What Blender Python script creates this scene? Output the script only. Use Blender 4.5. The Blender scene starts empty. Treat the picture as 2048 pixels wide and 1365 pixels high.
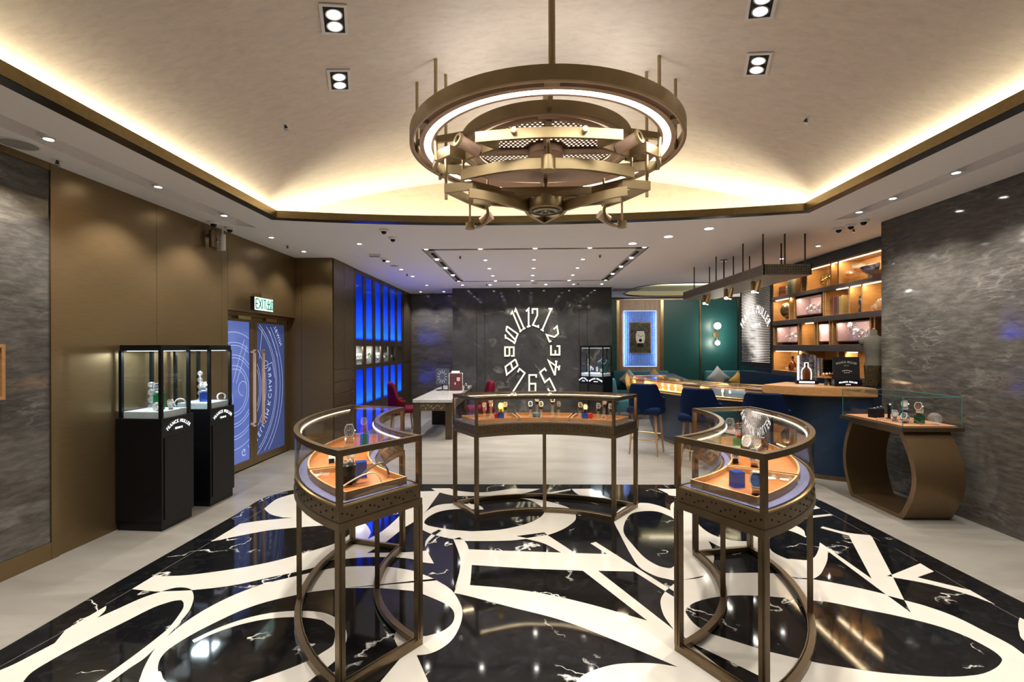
import bpy, bmesh, math, random
from mathutils import Vector, Matrix
from mathutils.geometry import delaunay_2d_cdt
R = math.radians
PI = math.pi
rnd = random.Random(7)
sc = bpy.context.scene
col = sc.collection

# ------------------------------------------------------------------ camera, world, exposure
CAM_H = 1.7                       # lens height
YAW = math.atan(29 / 967.0)       # slight turn to the left
ROLL = R(.2)
cam_data = bpy.data.cameras.new('camera'); cam = bpy.data.objects.new('camera', cam_data); col.objects.link(cam)
cam_data.sensor_width = 36.0; cam_data.lens = 967.0 / 2048 * 36; cam_data.shift_y = 12.5 / 2048
cam_data.clip_start = .05; cam_data.clip_end = 100
cam.matrix_world = Matrix.Translation((0, 0, CAM_H)) @ Matrix.Rotation(YAW, 4, 'Z') @ Matrix.Rotation(PI / 2, 4, 'X') @ Matrix.Rotation(-ROLL, 4, 'Z')
sc.camera = cam
world = bpy.data.worlds.new('world'); sc.world = world; world.use_nodes = True
world.node_tree.nodes['Background'].inputs[0].default_value = (.5, .5, .55, 1)
world.node_tree.nodes['Background'].inputs[1].default_value = .02
sc.view_settings.view_transform = 'Standard'; sc.view_settings.look = 'None'
sc.view_settings.gamma = 1.0; sc.view_settings.use_curve_mapping = False
sc.view_settings.exposure = 1.0
sc.cycles.max_bounces = 7; sc.cycles.diffuse_bounces = 3; sc.cycles.glossy_bounces = 3
sc.cycles.transparent_max_bounces = 12; sc.cycles.transmission_bounces = 4
sc.cycles.use_adaptive_sampling = True; sc.cycles.adaptive_threshold = .05; sc.cycles.adaptive_min_samples = 16
sc.cycles.caustics_reflective = False; sc.cycles.caustics_refractive = False
sc.cycles.sample_clamp_indirect = 4.0; sc.cycles.blur_glossy = 0.5

K_DOWN = 48.0      # watts of one small recessed downlight
K_COVE = 3.6      # watts per metre of cove strip
K_CASE = .36
WARM = (1.0, .925, .82); COVE = (1.0, .86, .56); COOL = (.93, .96, 1.0)

# large linear lamps: LED strips lying in the trough behind the bronze cove band, shining up on the vault
def strip_lamp(name, p0, p1, width, watts, color, direction, parent=None, spread=180):
    L = bpy.data.lights.new(name, 'AREA'); L.shape = 'RECTANGLE'
    p0 = Vector(p0); p1 = Vector(p1); d = p1 - p0
    L.size = d.length; L.size_y = width; L.energy = watts; L.color = color; L.spread = R(spread)
    o = bpy.data.objects.new(name, L); col.objects.link(o)
    x = d.normalized(); z = -Vector(direction).normalized(); y = z.cross(x).normalized(); z = x.cross(y)
    m = Matrix((x, y, z)).transposed().to_4x4(); m.translation = (p0 + p1) / 2
    if parent is not None: o.parent = parent          # then p0, p1 are in the parent's own frame
    o.matrix_basis = m
    return o
def cove_y(x):                    # bowed front edge of the ceiling tray (outer edge of the dark lip)
    t = (x + .18) / (2.78 if x < -.18 else 3.34)
    return 5.91 - (.37 if x < -.18 else .40) * t * t
TX0, TX1, TY0 = -2.96, 3.17, -1.9
def vault_z(x): return 3.87 - .060 * (x - .1) ** 2
strip_lamp('cove_strip_lamp', (TX0 - .05, TY0 + .1, 3.215), (TX0 - .05, 5.45, 3.215), .04, K_COVE * 7.3, COVE, (.25, 0, 1))
strip_lamp('cove_strip_lamp', (TX1 + .05, TY0 + .1, 3.215), (TX1 + .05, 5.45, 3.215), .04, K_COVE * 7.3, COVE, (-.25, 0, 1))
_xs = [-2.9 + i * (6.0 / 8) for i in range(9)]
for a, b in zip(_xs[:-1], _xs[1:]):
    strip_lamp('cove_strip_lamp', (a, cove_y(a) + .07, 3.215), (b, cove_y(b) + .07, 3.215), .04, K_COVE * .75, COVE, (0, -.3, 1))

# ------------------------------------------------------------------ photo pixel -> point on a plane of the room (survey helper)
_c, _s = math.cos(YAW), math.sin(YAW); _cr, _sr = math.cos(ROLL), math.sin(ROLL)
def ray(x, y):
    a, b = x - 1024.0, 695.0 - y
    a, b = a * _cr + b * _sr, -a * _sr + b * _cr
    return Vector((-_s * 967 + _c * a, _c * 967 + _s * a, b))
def at_z(x, y, z=0.0): v = ray(x, y); t = (z - CAM_H) / v.z; return (v.x * t, v.y * t)
def at_y(x, y, Y): v = ray(x, y); t = Y / v.y; return (v.x * t, CAM_H + v.z * t)
def at_x(x, y, X): v = ray(x, y); t = X / v.x; return (v.y * t, CAM_H + v.z * t)

# ------------------------------------------------------------------ objects
def link(o, parent=None):
    col.objects.link(o)
    if parent is not None: o.parent = parent
    return o
def tag(o, label, cat, group=None):
    o['label'] = label; o['category'] = cat
    if group: o['group'] = group
    return o
def thing(name, label, cat, loc=(0, 0, 0), rz=0, group=None):
    o = bpy.data.objects.new(name, None); link(o); o.location = loc; o.rotation_euler = (0, 0, rz); o.empty_display_size = .1
    return tag(o, label, cat, group)
def struct(o): o['kind'] = 'structure'; return o
def stuff(o): o['kind'] = 'stuff'; return o
def dup(root, loc=None, rz=None, label=None, group=None, scale=None, mats=None):
    def cp(o, par):
        c = o.copy(); link(c, par)
        if mats and o.type == 'MESH' and o.name.split('.')[0] in mats:
            c.data = o.data.copy(); c.data.materials[0] = mats[o.name.split('.')[0]]
        for ch in list(o.children): cp(ch, c)
        return c
    r = cp(root, None)
    if loc is not None: r.location = loc
    if rz is not None: r.rotation_euler = (0, 0, rz)
    if scale is not None: r.scale = (scale,) * 3
    if label: r['label'] = label
    if group: r['group'] = group
    return r

class MB:
    def __init__(s): s.v = []; s.f = []
    def add(s, vs, fs):
        b = len(s.v); s.v += [tuple(p) for p in vs]; s.f += [tuple(i + b for i in f) for f in fs]; return s
    def box(s, x0, x1, y0, y1, z0, z1):
        return s.add([(x0,y0,z0),(x1,y0,z0),(x1,y1,z0),(x0,y1,z0),(x0,y0,z1),(x1,y0,z1),(x1,y1,z1),(x0,y1,z1)],
                     [(0,3,2,1),(4,5,6,7),(0,1,5,4),(1,2,6,5),(2,3,7,6),(3,0,4,7)])
    def rbox(s, x0, x1, y0, y1, z0, z1, b):       # box with bevelled vertical and top edges
        b = min(b, (x1-x0)/2.01, (y1-y0)/2.01, (z1-z0)/1.01)
        def ring(i, z):
            k = b * .3
            return [(x0+i,y0+i+k,z),(x0+i+k,y0+i,z),(x1-i-k,y0+i,z),(x1-i,y0+i+k,z),(x1-i,y1-i-k,z),(x1-i-k,y1-i,z),(x0+i+k,y1-i,z),(x0+i,y1-i-k,z)]
        rs = [ring(0, z0), ring(0, z1-b), ring(b*.3, z1-b*.3), ring(b, z1)]
        return s.loft(rs)
    def loft(s, rings, caps=True, closed=True):
        n = len(rings[0]); b = len(s.v)
        for r in rings: s.v += [tuple(p) for p in r]
        m = n if closed else n - 1
        for k in range(len(rings) - 1):
            for i in range(m):
                j = (i + 1) % n
                s.f.append((b+k*n+i, b+k*n+j, b+(k+1)*n+j, b+(k+1)*n+i))
        if caps:
            s.f.append(tuple(b + i for i in range(n))[::-1]); s.f.append(tuple(b + (len(rings)-1)*n + i for i in range(n)))
        return s
    def prism(s, poly, z0, z1):
        return s.loft([[(p[0], p[1], z0) for p in poly], [(p[0], p[1], z1) for p in poly]])
    def prism_x(s, poly, x0, x1): return s.loft([[(x0, p[0], p[1]) for p in poly], [(x1, p[0], p[1]) for p in poly]])
    def prism_y(s, poly, y0, y1): return s.loft([[(p[0], y0, p[1]) for p in poly], [(p[0], y1, p[1]) for p in poly]][::-1])
    def frame(s, d):
        d = Vector(d).normalized(); u = Vector((0, 0, 1)) if abs(d.z) < .95 else Vector((1, 0, 0))
        a = u.cross(d).normalized(); return a, d.cross(a)
    def cyl(s, p0, p1, r, n=12, r1=None):
        p0 = Vector(p0); p1 = Vector(p1); a, b = s.frame(p1 - p0); r1 = r if r1 is None else r1
        c = lambda p, q: [p + (a * math.cos(2*PI*i/n) + b * math.sin(2*PI*i/n)) * q for i in range(n)]
        return s.loft([c(p0, r), c(p1, r1)])
    def tube(s, path, r, n=8, closed=False):
        P = [Vector(p) for p in path]; N = len(P); rings = []; a0 = None
        for i in range(N):
            d = (P[(i+1) % N] - P[i-1]) if closed else (P[min(i+1, N-1)] - P[max(i-1, 0)])
            d.normalize()
            if a0 is None: a0, _ = s.frame(d)
            a0 = (a0 - d * a0.dot(d)).normalized(); b = d.cross(a0); q = r[i] if isinstance(r, (list, tuple)) else r
            rings.append([P[i] + (a0 * math.cos(2*PI*k/n) + b * math.sin(2*PI*k/n)) * q for k in range(n)])
        if closed: rings.append(rings[0]); return s.loft(rings, caps=False)
        return s.loft(rings)
    def strip(s, path, t, z0, z1, closed=False):  # vertical band of thickness t standing on a plan path
        P = [Vector((p[0], p[1])) for p in path]; N = len(P); L = []; Rr = []
        zz0 = z0 if isinstance(z0, (list, tuple)) else [z0] * N; zz1 = z1 if isinstance(z1, (list, tuple)) else [z1] * N
        for i in range(N):
            if closed: a, b = P[i] - P[i-1], P[(i+1) % N] - P[i]
            else:
                a = P[i] - P[i-1] if i else P[1] - P[0]; b = P[i+1] - P[i] if i < N - 1 else P[i] - P[i-1]
            a = a.normalized(); b = b.normalized(); n1 = Vector((-a.y, a.x)); n2 = Vector((-b.y, b.x)); n = (n1 + n2)
            n = n / max(n.length_squared, .35) * 2 if n.length > 1e-6 else n1
            L.append(P[i] + n * t / 2); Rr.append(P[i] - n * t / 2)
        rings = [[(Rr[i].x, Rr[i].y, zz0[i]), (Rr[i].x, Rr[i].y, zz1[i]), (L[i].x, L[i].y, zz1[i]), (L[i].x, L[i].y, zz0[i])] for i in range(N)]
        if closed: rings.append(rings[0]); return s.loft(rings, caps=False)
        return s.loft(rings)
    def lathe(s, prof, c=(0, 0, 0), n=20):
        rings = [[(c[0] + r * math.cos(2*PI*i/n), c[1] + r * math.sin(2*PI*i/n), c[2] + z) for i in range(n)] for r, z in prof]
        return s.loft(rings)
    def ell(s, c, rx, ry, rz, n=14, m=9):
        rings = []
        for k in range(m):
            t = -PI/2 + PI * (k + .04) / (m - 1 + .08)
            rings.append([(c[0] + rx*math.cos(t)*math.cos(2*PI*i/n), c[1] + ry*math.cos(t)*math.sin(2*PI*i/n), c[2] + rz*math.sin(t)) for i in range(n)])
        return s.loft(rings)
    def annulus(s, c, r0, r1, z0, z1, a0=0, a1=2*PI, n=64):
        full = abs(a1 - a0 - 2*PI) < 1e-6; rings = []
        for i in range(n + 1):
            a = a0 + (a1 - a0) * i / n; ca, sa = math.cos(a), math.sin(a)
            rings.append([(c[0]+r0*ca, c[1]+r0*sa, z0), (c[0]+r1*ca, c[1]+r1*sa, z0), (c[0]+r1*ca, c[1]+r1*sa, z1), (c[0]+r0*ca, c[1]+r0*sa, z1)])
        return s.loft(rings, caps=not full)
    def xf(s, m, start=0):
        for i in range(start, len(s.v)): s.v[i] = tuple(m @ Vector(s.v[i]))
        return s
    def mesh(s, name, mat, smooth=None):
        me = bpy.data.meshes.new(name); me.from_pydata(s.v, [], s.f)
        bm = bmesh.new(); bm.from_mesh(me); bmesh.ops.recalc_face_normals(bm, faces=bm.faces); bm.to_mesh(me); bm.free()
        me.materials.append(mat)
        if smooth: me.shade_smooth(); me.set_sharp_from_angle(angle=R(smooth))
        return me
    def build(s, name, mat, parent=None, smooth=None):
        return link(bpy.data.objects.new(name, s.mesh(name, mat, smooth)), parent)
def B(x0, x1, y0, y1, z0, z1): return MB().box(x0, x1, y0, y1, z0, z1)
def catmull(pts, n=6, closed=True):
    # pts: (x, y) smooth or (x, y, 1) corner
    N = len(pts); out = []
    for i in range(N if closed else N - 1):
        p1, p2 = pts[i], pts[(i+1) % N]
        p0 = pts[i-1] if (closed or i) else p1; p3 = pts[(i+2) % N] if (closed or i + 2 < N) else p2
        c1, c2 = len(p1) > 2, len(p2) > 2
        if c1 and c2: out.append(p1[:2]); continue
        if c1: p0 = p1
        if c2: p3 = p2
        for k in range(n):
            t = k / n
            out.append(tuple(.5 * (2*p1[j] + (p2[j]-p0[j])*t + (2*p0[j]-5*p1[j]+4*p2[j]-p3[j])*t*t + (3*p1[j]-p0[j]-3*p2[j]+p3[j])*t**3) for j in (0, 1)))
    if not closed: out.append(tuple(pts[-1][:2]))
    return out
def inside(p, poly):
    x, y = p; r = False; n = len(poly)
    for i in range(n):
        (x1, y1), (x2, y2) = poly[i], poly[i-1]
        if (y1 > y) != (y2 > y) and x < (x2-x1)*(y-y1)/(y2-y1)+x1: r = not r
    return r
def holed(outer, holes, z):
    vs = []; es = []
    for poly in [outer] + holes:
        b = len(vs); vs += [Vector(p) for p in poly]; es += [(b+i, b+(i+1) % len(poly)) for i in range(len(poly))]
    v, e, f, *_ = delaunay_2d_cdt(vs, es, [], 0, 1e-5)
    m = MB(); m.v = [(p.x, p.y, z) for p in v]
    for t in f:
        c = sum((v[i] for i in t), Vector((0, 0))) / len(t)
        if inside(c, outer) and not any(inside(c, h) for h in holes): m.f.append(tuple(t))
    return m

# ------------------------------------------------------------------ text
_tc = {}
ORD = ('first', 'second', 'third', 'fourth', 'fifth', 'sixth', 'seventh', 'eighth', 'ninth')
def text_geo(ch, size=1.0, font_shear=0):
    if ch not in _tc:
        cu = bpy.data.curves.new('t', 'FONT'); cu.body = ch; cu.resolution_u = 3; cu.fill_mode = 'FRONT'
        o = bpy.data.objects.new('t', cu); col.objects.link(o)
        dg = bpy.context.evaluated_depsgraph_get(); me = bpy.data.meshes.new_from_object(o.evaluated_get(dg))
        vs = [tuple(v.co) for v in me.vertices]; fs = [tuple(p.vertices) for p in me.polygons]
        w = max([v[0] for v in vs], default=.3)
        bpy.data.objects.remove(o); bpy.data.curves.remove(cu); bpy.data.meshes.remove(me)
        _tc[ch] = (vs, fs, w)
    return _tc[ch]
def text_mb(s, size, widen=1.0, gap=.08):
    m = MB(); x = 0; out = []
    for ch in s:
        if ch == ' ': x += .3 * size; continue
        vs, fs, w = text_geo(ch)
        m.add([(x + v[0]*size*widen, v[1]*size, 0) for v in vs], fs); x += (w*widen + gap) * size
    for i, v in enumerate(m.v): m.v[i] = (v[0] - (x - gap*size)/2, v[1], v[2])
    return m
def arc_text(s, size, radius, gap=.1, widen=1.0, up=1, mirror=False, flip=False):
    """letters standing on a circle; centre of the arc at (0, 0), top letter centre at (0, radius)"""
    m = MB(); ws = [(.28 if ch == ' ' else text_geo(ch)[2]*widen + gap) * size for ch in s]; tot = sum(ws); x = -tot / 2
    for ch, w in zip(s, ws):
        if ch != ' ':
            vs, fs, w0 = text_geo(ch); a = -(x + w/2) / radius * up
            ca, sa = math.cos(a), math.sin(a); out = []
            for v in vs:
                u = (v[0] - w0/2) * size * widen; q = radius + v[1]*size if up > 0 else radius - v[1]*size
                if up < 0 or flip: u = -u
                out.append((u*ca - q*sa, u*sa + q*ca, 0))
            m.add(out, fs)
        x += w
    if mirror: m.v = [(-v[0], v[1], v[2]) for v in m.v]
    return m
def place(mb, origin, xdir, ydir):
    x = Vector(xdir).normalized(); y = Vector(ydir).normalized(); z = x.cross(y)
    M = Matrix((x, y, z)).transposed().to_4x4(); M.translation = Vector(origin); return mb.xf(M)
def strokes(lines, w):
    """flat polylines of width w in the x-y plane"""
    m = MB()
    for ln in lines:
        m.strip(ln, w, 0, .012, closed=False) if len(ln) > 1 else None
    return m

def shell(rx, ry, z0, hfun, thick, flute=0.0, n=36, m=8, cy=0.0, flare=.05):
    """curved seat shell open to +y: outer surface, rounded top, inner surface"""
    rings = []
    def ring(u, d, top):
        o = []
        for i in range(n + 1):
            a = PI + PI * i / n; e = abs(math.cos(a)); h = z0 + (hfun(e) - z0) * u + top; k = 1 + flare * u + (flute if i % 2 else 0)
            o.append(((rx * k - d) * math.cos(a), (ry * k - d) * math.sin(a) + cy, h))
        return o
    prof = [(u / m, 0, 0) for u in range(m + 1)] + [(1, thick * .18, thick * .22), (1, thick * .5, thick * .32), (1, thick * .82, thick * .22)] + [(1 - u / m, thick, 0) for u in range(m + 1)]
    rr = [ring(*p) for p in prof]
    g = MB(); N = n + 1
    for r in rr: g.v += r
    for k in range(len(rr)):
        k2 = (k + 1) % len(rr)
        for i in range(n): g.f.append((k*N+i, k*N+i+1, k2*N+i+1, k2*N+i))
    g.f.append(tuple(k*N for k in range(len(rr)))); g.f.append(tuple(k*N+n for k in range(len(rr)))[::-1])
    return g
def sm(a, b, x): t = max(0, min(1, (x - a) / (b - a))); return t*t*(3-2*t)
# ------------------------------------------------------------------ materials (all procedural)
_mats = {}
def mat(name, base, rough=.5, metal=0.0, var=.06, scale=30, bump=0, spec=None, emit=None, estr=0, coat=0, aniso=None, trans=0):
    if name in _mats: return _mats[name]
    m = bpy.data.materials.new(name); m.use_nodes = True; nt = m.node_tree; b = nt.nodes['Principled BSDF']
    b.inputs['Roughness'].default_value = rough; b.inputs['Metallic'].default_value = metal
    if spec is not None: b.inputs['Specular IOR Level'].default_value = spec
    if coat: b.inputs['Coat Weight'].default_value = coat; b.inputs['Coat Roughness'].default_value = .05
    if emit: b.inputs['Emission Color'].default_value = (*emit, 1); b.inputs['Emission Strength'].default_value = estr
    geo = nt.nodes.new('ShaderNodeTexCoord'); n = nt.nodes.new('ShaderNodeTexNoise'); n.inputs['Scale'].default_value = scale; n.inputs['Detail'].default_value = 4
    if aniso:
        mp = nt.nodes.new('ShaderNodeMapping'); mp.inputs['Scale'].default_value = aniso; nt.links.new(geo.outputs['Object'], mp.inputs[0]); nt.links.new(mp.outputs[0], n.inputs['Vector'])
    else: nt.links.new(geo.outputs['Object'], n.inputs['Vector'])
    r = nt.nodes.new('ShaderNodeValToRGB'); lo = tuple(max(0, c*(1-var*2)) for c in base); hi = tuple(min(1, c*(1+var*2)) for c in base)
    r.color_ramp.elements[0].position = .3; r.color_ramp.elements[1].position = .7
    r.color_ramp.elements[0].color = (*lo, 1); r.color_ramp.elements[1].color = (*hi, 1)
    nt.links.new(n.outputs[0], r.inputs[0]); nt.links.new(r.outputs[0], b.inputs['Base Color'])
    if bump:
        bp = nt.nodes.new('ShaderNodeBump'); bp.inputs['Strength'].default_value = bump; bp.inputs['Distance'].default_value = .002
        nt.links.new(n.outputs[0], bp.inputs['Height']); nt.links.new(bp.outputs[0], b.inputs['Normal'])
    _mats[name] = m; return m
def emis(name, color, strength):
    if name in _mats: return _mats[name]
    m = bpy.data.materials.new(name); m.use_nodes = True; nt = m.node_tree; nt.nodes.clear()
    e = nt.nodes.new('ShaderNodeEmission'); e.inputs[0].default_value = (*color, 1); e.inputs[1].default_value = strength
    o = nt.nodes.new('ShaderNodeOutputMaterial'); nt.links.new(e.outputs[0], o.inputs[0]); _mats[name] = m; return m
def glass(name, tint=(1, 1, 1), ior=1.45, rough=.0, body=0.0, bodycol=(1, 1, 1)):
    if name in _mats: return _mats[name]
    m = bpy.data.materials.new(name); m.use_nodes = True; nt = m.node_tree; nt.nodes.clear()
    # symmetric Schlick reflectance of a thin pane (the Fresnel node would go totally reflecting on inner faces)
    lw_ = nt.nodes.new('ShaderNodeLayerWeight'); lw_.inputs['Blend'].default_value = .5
    pw = nt.nodes.new('ShaderNodeMath'); pw.operation = 'POWER'; pw.inputs[1].default_value = 5; nt.links.new(lw_.outputs['Facing'], pw.inputs[0])
    fr = nt.nodes.new('ShaderNodeMath'); fr.operation = 'MULTIPLY_ADD'; f0 = ((ior - 1) / (ior + 1)) ** 2; fr.inputs[1].default_value = (1 - f0) * .6; fr.inputs[2].default_value = f0; nt.links.new(pw.outputs[0], fr.inputs[0])
    tr = nt.nodes.new('ShaderNodeBsdfTransparent'); tr.inputs[0].default_value = (*tint, 1)
    gl = nt.nodes.new('ShaderNodeBsdfGlossy'); gl.inputs['Roughness'].default_value = rough
    mx = nt.nodes.new('ShaderNodeMixShader'); o = nt.nodes.new('ShaderNodeOutputMaterial')
    nt.links.new(fr.outputs[0], mx.inputs[0]); nt.links.new(tr.outputs[0], mx.inputs[1]); nt.links.new(gl.outputs[0], mx.inputs[2])
    if body:
        df = nt.nodes.new('ShaderNodeBsdfDiffuse'); df.inputs[0].default_value = (*bodycol, 1); m2 = nt.nodes.new('ShaderNodeMixShader'); m2.inputs[0].default_value = body
        nt.links.new(mx.outputs[0], m2.inputs[1]); nt.links.new(df.outputs[0], m2.inputs[2]); nt.links.new(m2.outputs[0], o.inputs[0])
    else: nt.links.new(mx.outputs[0], o.inputs[0])
    _mats[name] = m; return m
def node_mat(name, rough):
    m = bpy.data.materials.new(name); m.use_nodes = True; nt = m.node_tree; b = nt.nodes['Principled BSDF']; b.inputs['Roughness'].default_value = rough
    _mats[name] = m
    def N(t, **kw):
        n = nt.nodes.new('ShaderNode' + t)
        for k, v in kw.items():
            if k in n.inputs: n.inputs[k].default_value = v
            else: setattr(n, k, v)
        return n
    return m, nt, b, N, nt.links.new
def ramp(nt, stops, interp='LINEAR'):
    r = nt.nodes.new('ShaderNodeValToRGB'); cr = r.color_ramp; cr.interpolation = interp
    while len(cr.elements) < len(stops): cr.elements.new(.5)
    for e, (p, c) in zip(cr.elements, stops): e.position = p; e.color = (*c, 1) if len(c) == 3 else c
    return r
def marble_black():
    m, nt, b, N, lk = node_mat('black_marble', .055)
    g = N('NewGeometry'); n0 = N('TexNoise', Scale=1.6, Detail=6.0, Roughness=.6)
    lk(g.outputs['Position'], n0.inputs['Vector'])
    mx = N('Mix', data_type='VECTOR'); mx.inputs[0].default_value = .22
    va = N('VectorMath', operation='ADD'); sc_ = N('VectorMath', operation='SCALE'); sc_.inputs['Scale'].default_value = .55
    lk(n0.outputs['Color'], sc_.inputs[0]); lk(g.outputs['Position'], va.inputs[0]); lk(sc_.outputs[0], va.inputs[1])
    n1 = N('TexNoise', Scale=1.3, Detail=3.5, Roughness=.5); lk(va.outputs[0], n1.inputs['Vector'])
    sub = N('Math', operation='SUBTRACT'); sub.inputs[1].default_value = .5; lk(n1.outputs[0], sub.inputs[0])
    ab = N('Math', operation='ABSOLUTE'); lk(sub.outputs[0], ab.inputs[0])
    vein = ramp(nt, [(0, (1, 1, 1)), (.002, (.7, .7, .7)), (.0052, (0, 0, 0))]); lk(ab.outputs[0], vein.inputs[0])
    msk = N('TexNoise', Scale=2.3, Detail=2.0); lk(g.outputs['Position'], msk.inputs['Vector'])
    mr = ramp(nt, [(.53, (0, 0, 0)), (.62, (1, 1, 1))]); lk(msk.outputs[0], mr.inputs[0])
    mul = N('Math', operation='MULTIPLY'); lk(vein.outputs[0], mul.inputs[0]); lk(mr.outputs[0], mul.inputs[1])
    cl = N('TexNoise', Scale=14.0, Detail=8.0, Roughness=.75); lk(va.outputs[0], cl.inputs['Vector'])
    cr = ramp(nt, [(.50, (.0035, .0035, .004)), (.66, (.010, .0105, .012)), (.85, (.07, .07, .07))]); lk(cl.outputs[0], cr.inputs[0])
    mix = N('Mix', data_type='RGBA'); lk(mul.outputs[0], mix.inputs[0]); lk(cr.outputs[0], mix.inputs[6]); mix.inputs[7].default_value = (.62, .60, .55, 1)
    lk(mix.outputs[2], b.inputs['Base Color']); return m
def marble_wall(name, lo, mid, hi, scale=(1, 1, 1), rough=.1, streak=2.6, warp=1.2):
    m, nt, b, N, lk = node_mat(name, rough)
    g = N('NewGeometry'); mp = N('Mapping'); mp.inputs['Scale'].default_value = scale; lk(g.outputs['Position'], mp.inputs[0])
    n0 = N('TexNoise', Scale=.9, Detail=8.0, Roughness=.6); lk(mp.outputs[0], n0.inputs['Vector'])
    va = N('VectorMath', operation='ADD'); s2 = N('VectorMath', operation='SCALE'); s2.inputs['Scale'].default_value = warp
    lk(n0.outputs['Color'], s2.inputs[0]); lk(mp.outputs[0], va.inputs[0]); lk(s2.outputs[0], va.inputs[1])
    n1 = N('TexNoise', Scale=streak, Detail=12.0, Roughness=.68); lk(va.outputs[0], n1.inputs['Vector'])
    base = ramp(nt, [(.34, lo), (.5, mid), (.68, hi)]); lk(n1.outputs[0], base.inputs[0])
    n2 = N('TexNoise', Scale=1.3, Detail=6.0); lk(va.outputs[0], n2.inputs['Vector'])
    sb = N('Math', operation='SUBTRACT'); sb.inputs[1].default_value = .5; lk(n2.outputs[0], sb.inputs[0]); ab = N('Math', operation='ABSOLUTE'); lk(sb.outputs[0], ab.inputs[0])
    vr = ramp(nt, [(0, (.32, .32, .32)), (.006, (.15, .15, .15)), (.03, (0, 0, 0))]); lk(ab.outputs[0], vr.inputs[0])
    mk = N('TexNoise', Scale=1.7); lk(g.outputs['Position'], mk.inputs['Vector']); mr = ramp(nt, [(.45, (0, 0, 0)), (.62, (.7, .7, .7))]); lk(mk.outputs[0], mr.inputs[0])
    mu = N('Math', operation='MULTIPLY'); lk(vr.outputs[0], mu.inputs[0]); lk(mr.outputs[0], mu.inputs[1])
    mix = N('Mix', data_type='RGBA'); lk(mu.outputs[0], mix.inputs[0]); lk(base.outputs[0], mix.inputs[6]); mix.inputs[7].default_value = (.5, .46, .42, 1)
    lk(mix.outputs[2], b.inputs['Base Color']); return m
def floor_stone():
    m, nt, b, N, lk = node_mat('floor_stone', .32)
    g = N('NewGeometry'); mp = N('Mapping'); mp.inputs['Scale'].default_value = (.7, 2.2, 1); lk(g.outputs['Position'], mp.inputs[0])
    n = N('TexNoise', Scale=1.2, Detail=7.0, Roughness=.55, Distortion=1.2); lk(mp.outputs[0], n.inputs['Vector'])
    r = ramp(nt, [(.3, (.15, .138, .122)), (.55, (.19, .177, .157)), (.75, (.225, .211, .19))]); lk(n.outputs[0], r.inputs[0])
    br = N('TexBrick'); br.inputs['Scale'].default_value = 1.0; br.inputs['Mortar Size'].default_value = .0016; br.inputs['Brick Width'].default_value = 1.2; br.inputs['Row Height'].default_value = .6
    br.inputs['Color1'].default_value = (1, 1, 1, 1); br.inputs['Color2'].default_value = (.93, .93, .93, 1); br.inputs['Mortar'].default_value = (.75, .74, .72, 1)
    lk(g.outputs['Position'], br.inputs['Vector'])
    mix = N('Mix', data_type='RGBA', blend_type='MULTIPLY'); mix.inputs[0].default_value = 1; lk(r.outputs[0], mix.inputs[6]); lk(br.outputs[0], mix.inputs[7])
    lk(mix.outputs[2], b.inputs['Base Color']); return m
def vault_paper():
    m, nt, b, N, lk = node_mat('vault_paper', .55)
    g = N('NewGeometry'); mp = N('Mapping'); mp.inputs['Scale'].default_value = (8, 20, 20); mp.inputs['Rotation'].default_value = (0, 0, .25); lk(g.outputs['Position'], mp.inputs[0])
    n = N('TexNoise', Scale=1.0, Detail=9.0, Roughness=.72, Distortion=.6); lk(mp.outputs[0], n.inputs['Vector'])
    r = ramp(nt, [(.34, (.67, .585, .515)), (.5, (.74, .655, .58)), (.66, (.79, .705, .63))]); lk(n.outputs[0], r.inputs[0]); lk(r.outputs[0], b.inputs['Base Color']); return m
def wood(name, a, c, scale=(3, 40, 40), rough=.38):
    m, nt, b, N, lk = node_mat(name, rough)
    g = N('TexCoord'); mp = N('Mapping'); mp.inputs['Scale'].default_value = scale; lk(g.outputs['Object'], mp.inputs[0])
    n = N('TexNoise', Scale=1.0, Detail=6.0, Roughness=.6, Distortion=.8); lk(mp.outputs[0], n.inputs['Vector'])
    r = ramp(nt, [(.3, a), (.7, c)]); lk(n.outputs[0], r.inputs[0]); lk(r.outputs[0], b.inputs['Base Color']); return m
M_BLK = marble_black()
M_WHT = mat('white_marble', (.40, .38, .343), .10, var=.025, scale=3)
M_WALLM = marble_wall('grey_marble', (.052, .048, .043), (.078, .072, .065), (.118, .110, .099), (1.6, 1.6, 7.0), .07, 3.6, .7)
M_CLOCKM = marble_wall('dark_grey_marble', (.027, .027, .029), (.039, .038, .039), (.055, .054, .054), (.8, .8, .8), .07, 1.6)
M_BACKM = marble_wall('streaked_marble', (.055, .053, .05), (.078, .075, .071), (.105, .10, .096), (1, 1, 4), .16)
M_FLOOR = floor_stone(); M_VAULT = vault_paper()
M_CEIL = mat('ceiling_paint', (.86, .84, .84), .7, var=.01)
M_CEILD = mat('slot_paint', (.40, .37, .35), .6)
M_BRONZE = mat('bronze_panel', (.215, .150, .075), .34, .8, var=.03, scale=2, aniso=(3, 3, 60))
M_BRZ = mat('aged_bronze', (.185, .136, .083), .34, .9, var=.05, scale=12)
M_BRZD = mat('dark_bronze', (.10, .075, .05), .38, .85, var=.06)
M_BRASS = mat('brushed_brass', (.52, .40, .20), .30, 1.0, var=.04, scale=20)
M_ROSE = mat('rose_bronze', (.62, .44, .33), .45, .3, var=.03, scale=10)
M_CHB = mat('champagne_bronze', (.35, .27, .15), .42, .7, var=.04, scale=10)
M_LIP = mat('dark_metal_lip', (.006, .005, .004), .3, .0, spec=.2)
M_BAND = mat('cove_band_bronze', (.20, .155, .075), .35, .9, var=.04)
M_BLACK = mat('black_lacquer', (.005, .005, .006), .30, var=.1, spec=.25)
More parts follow.
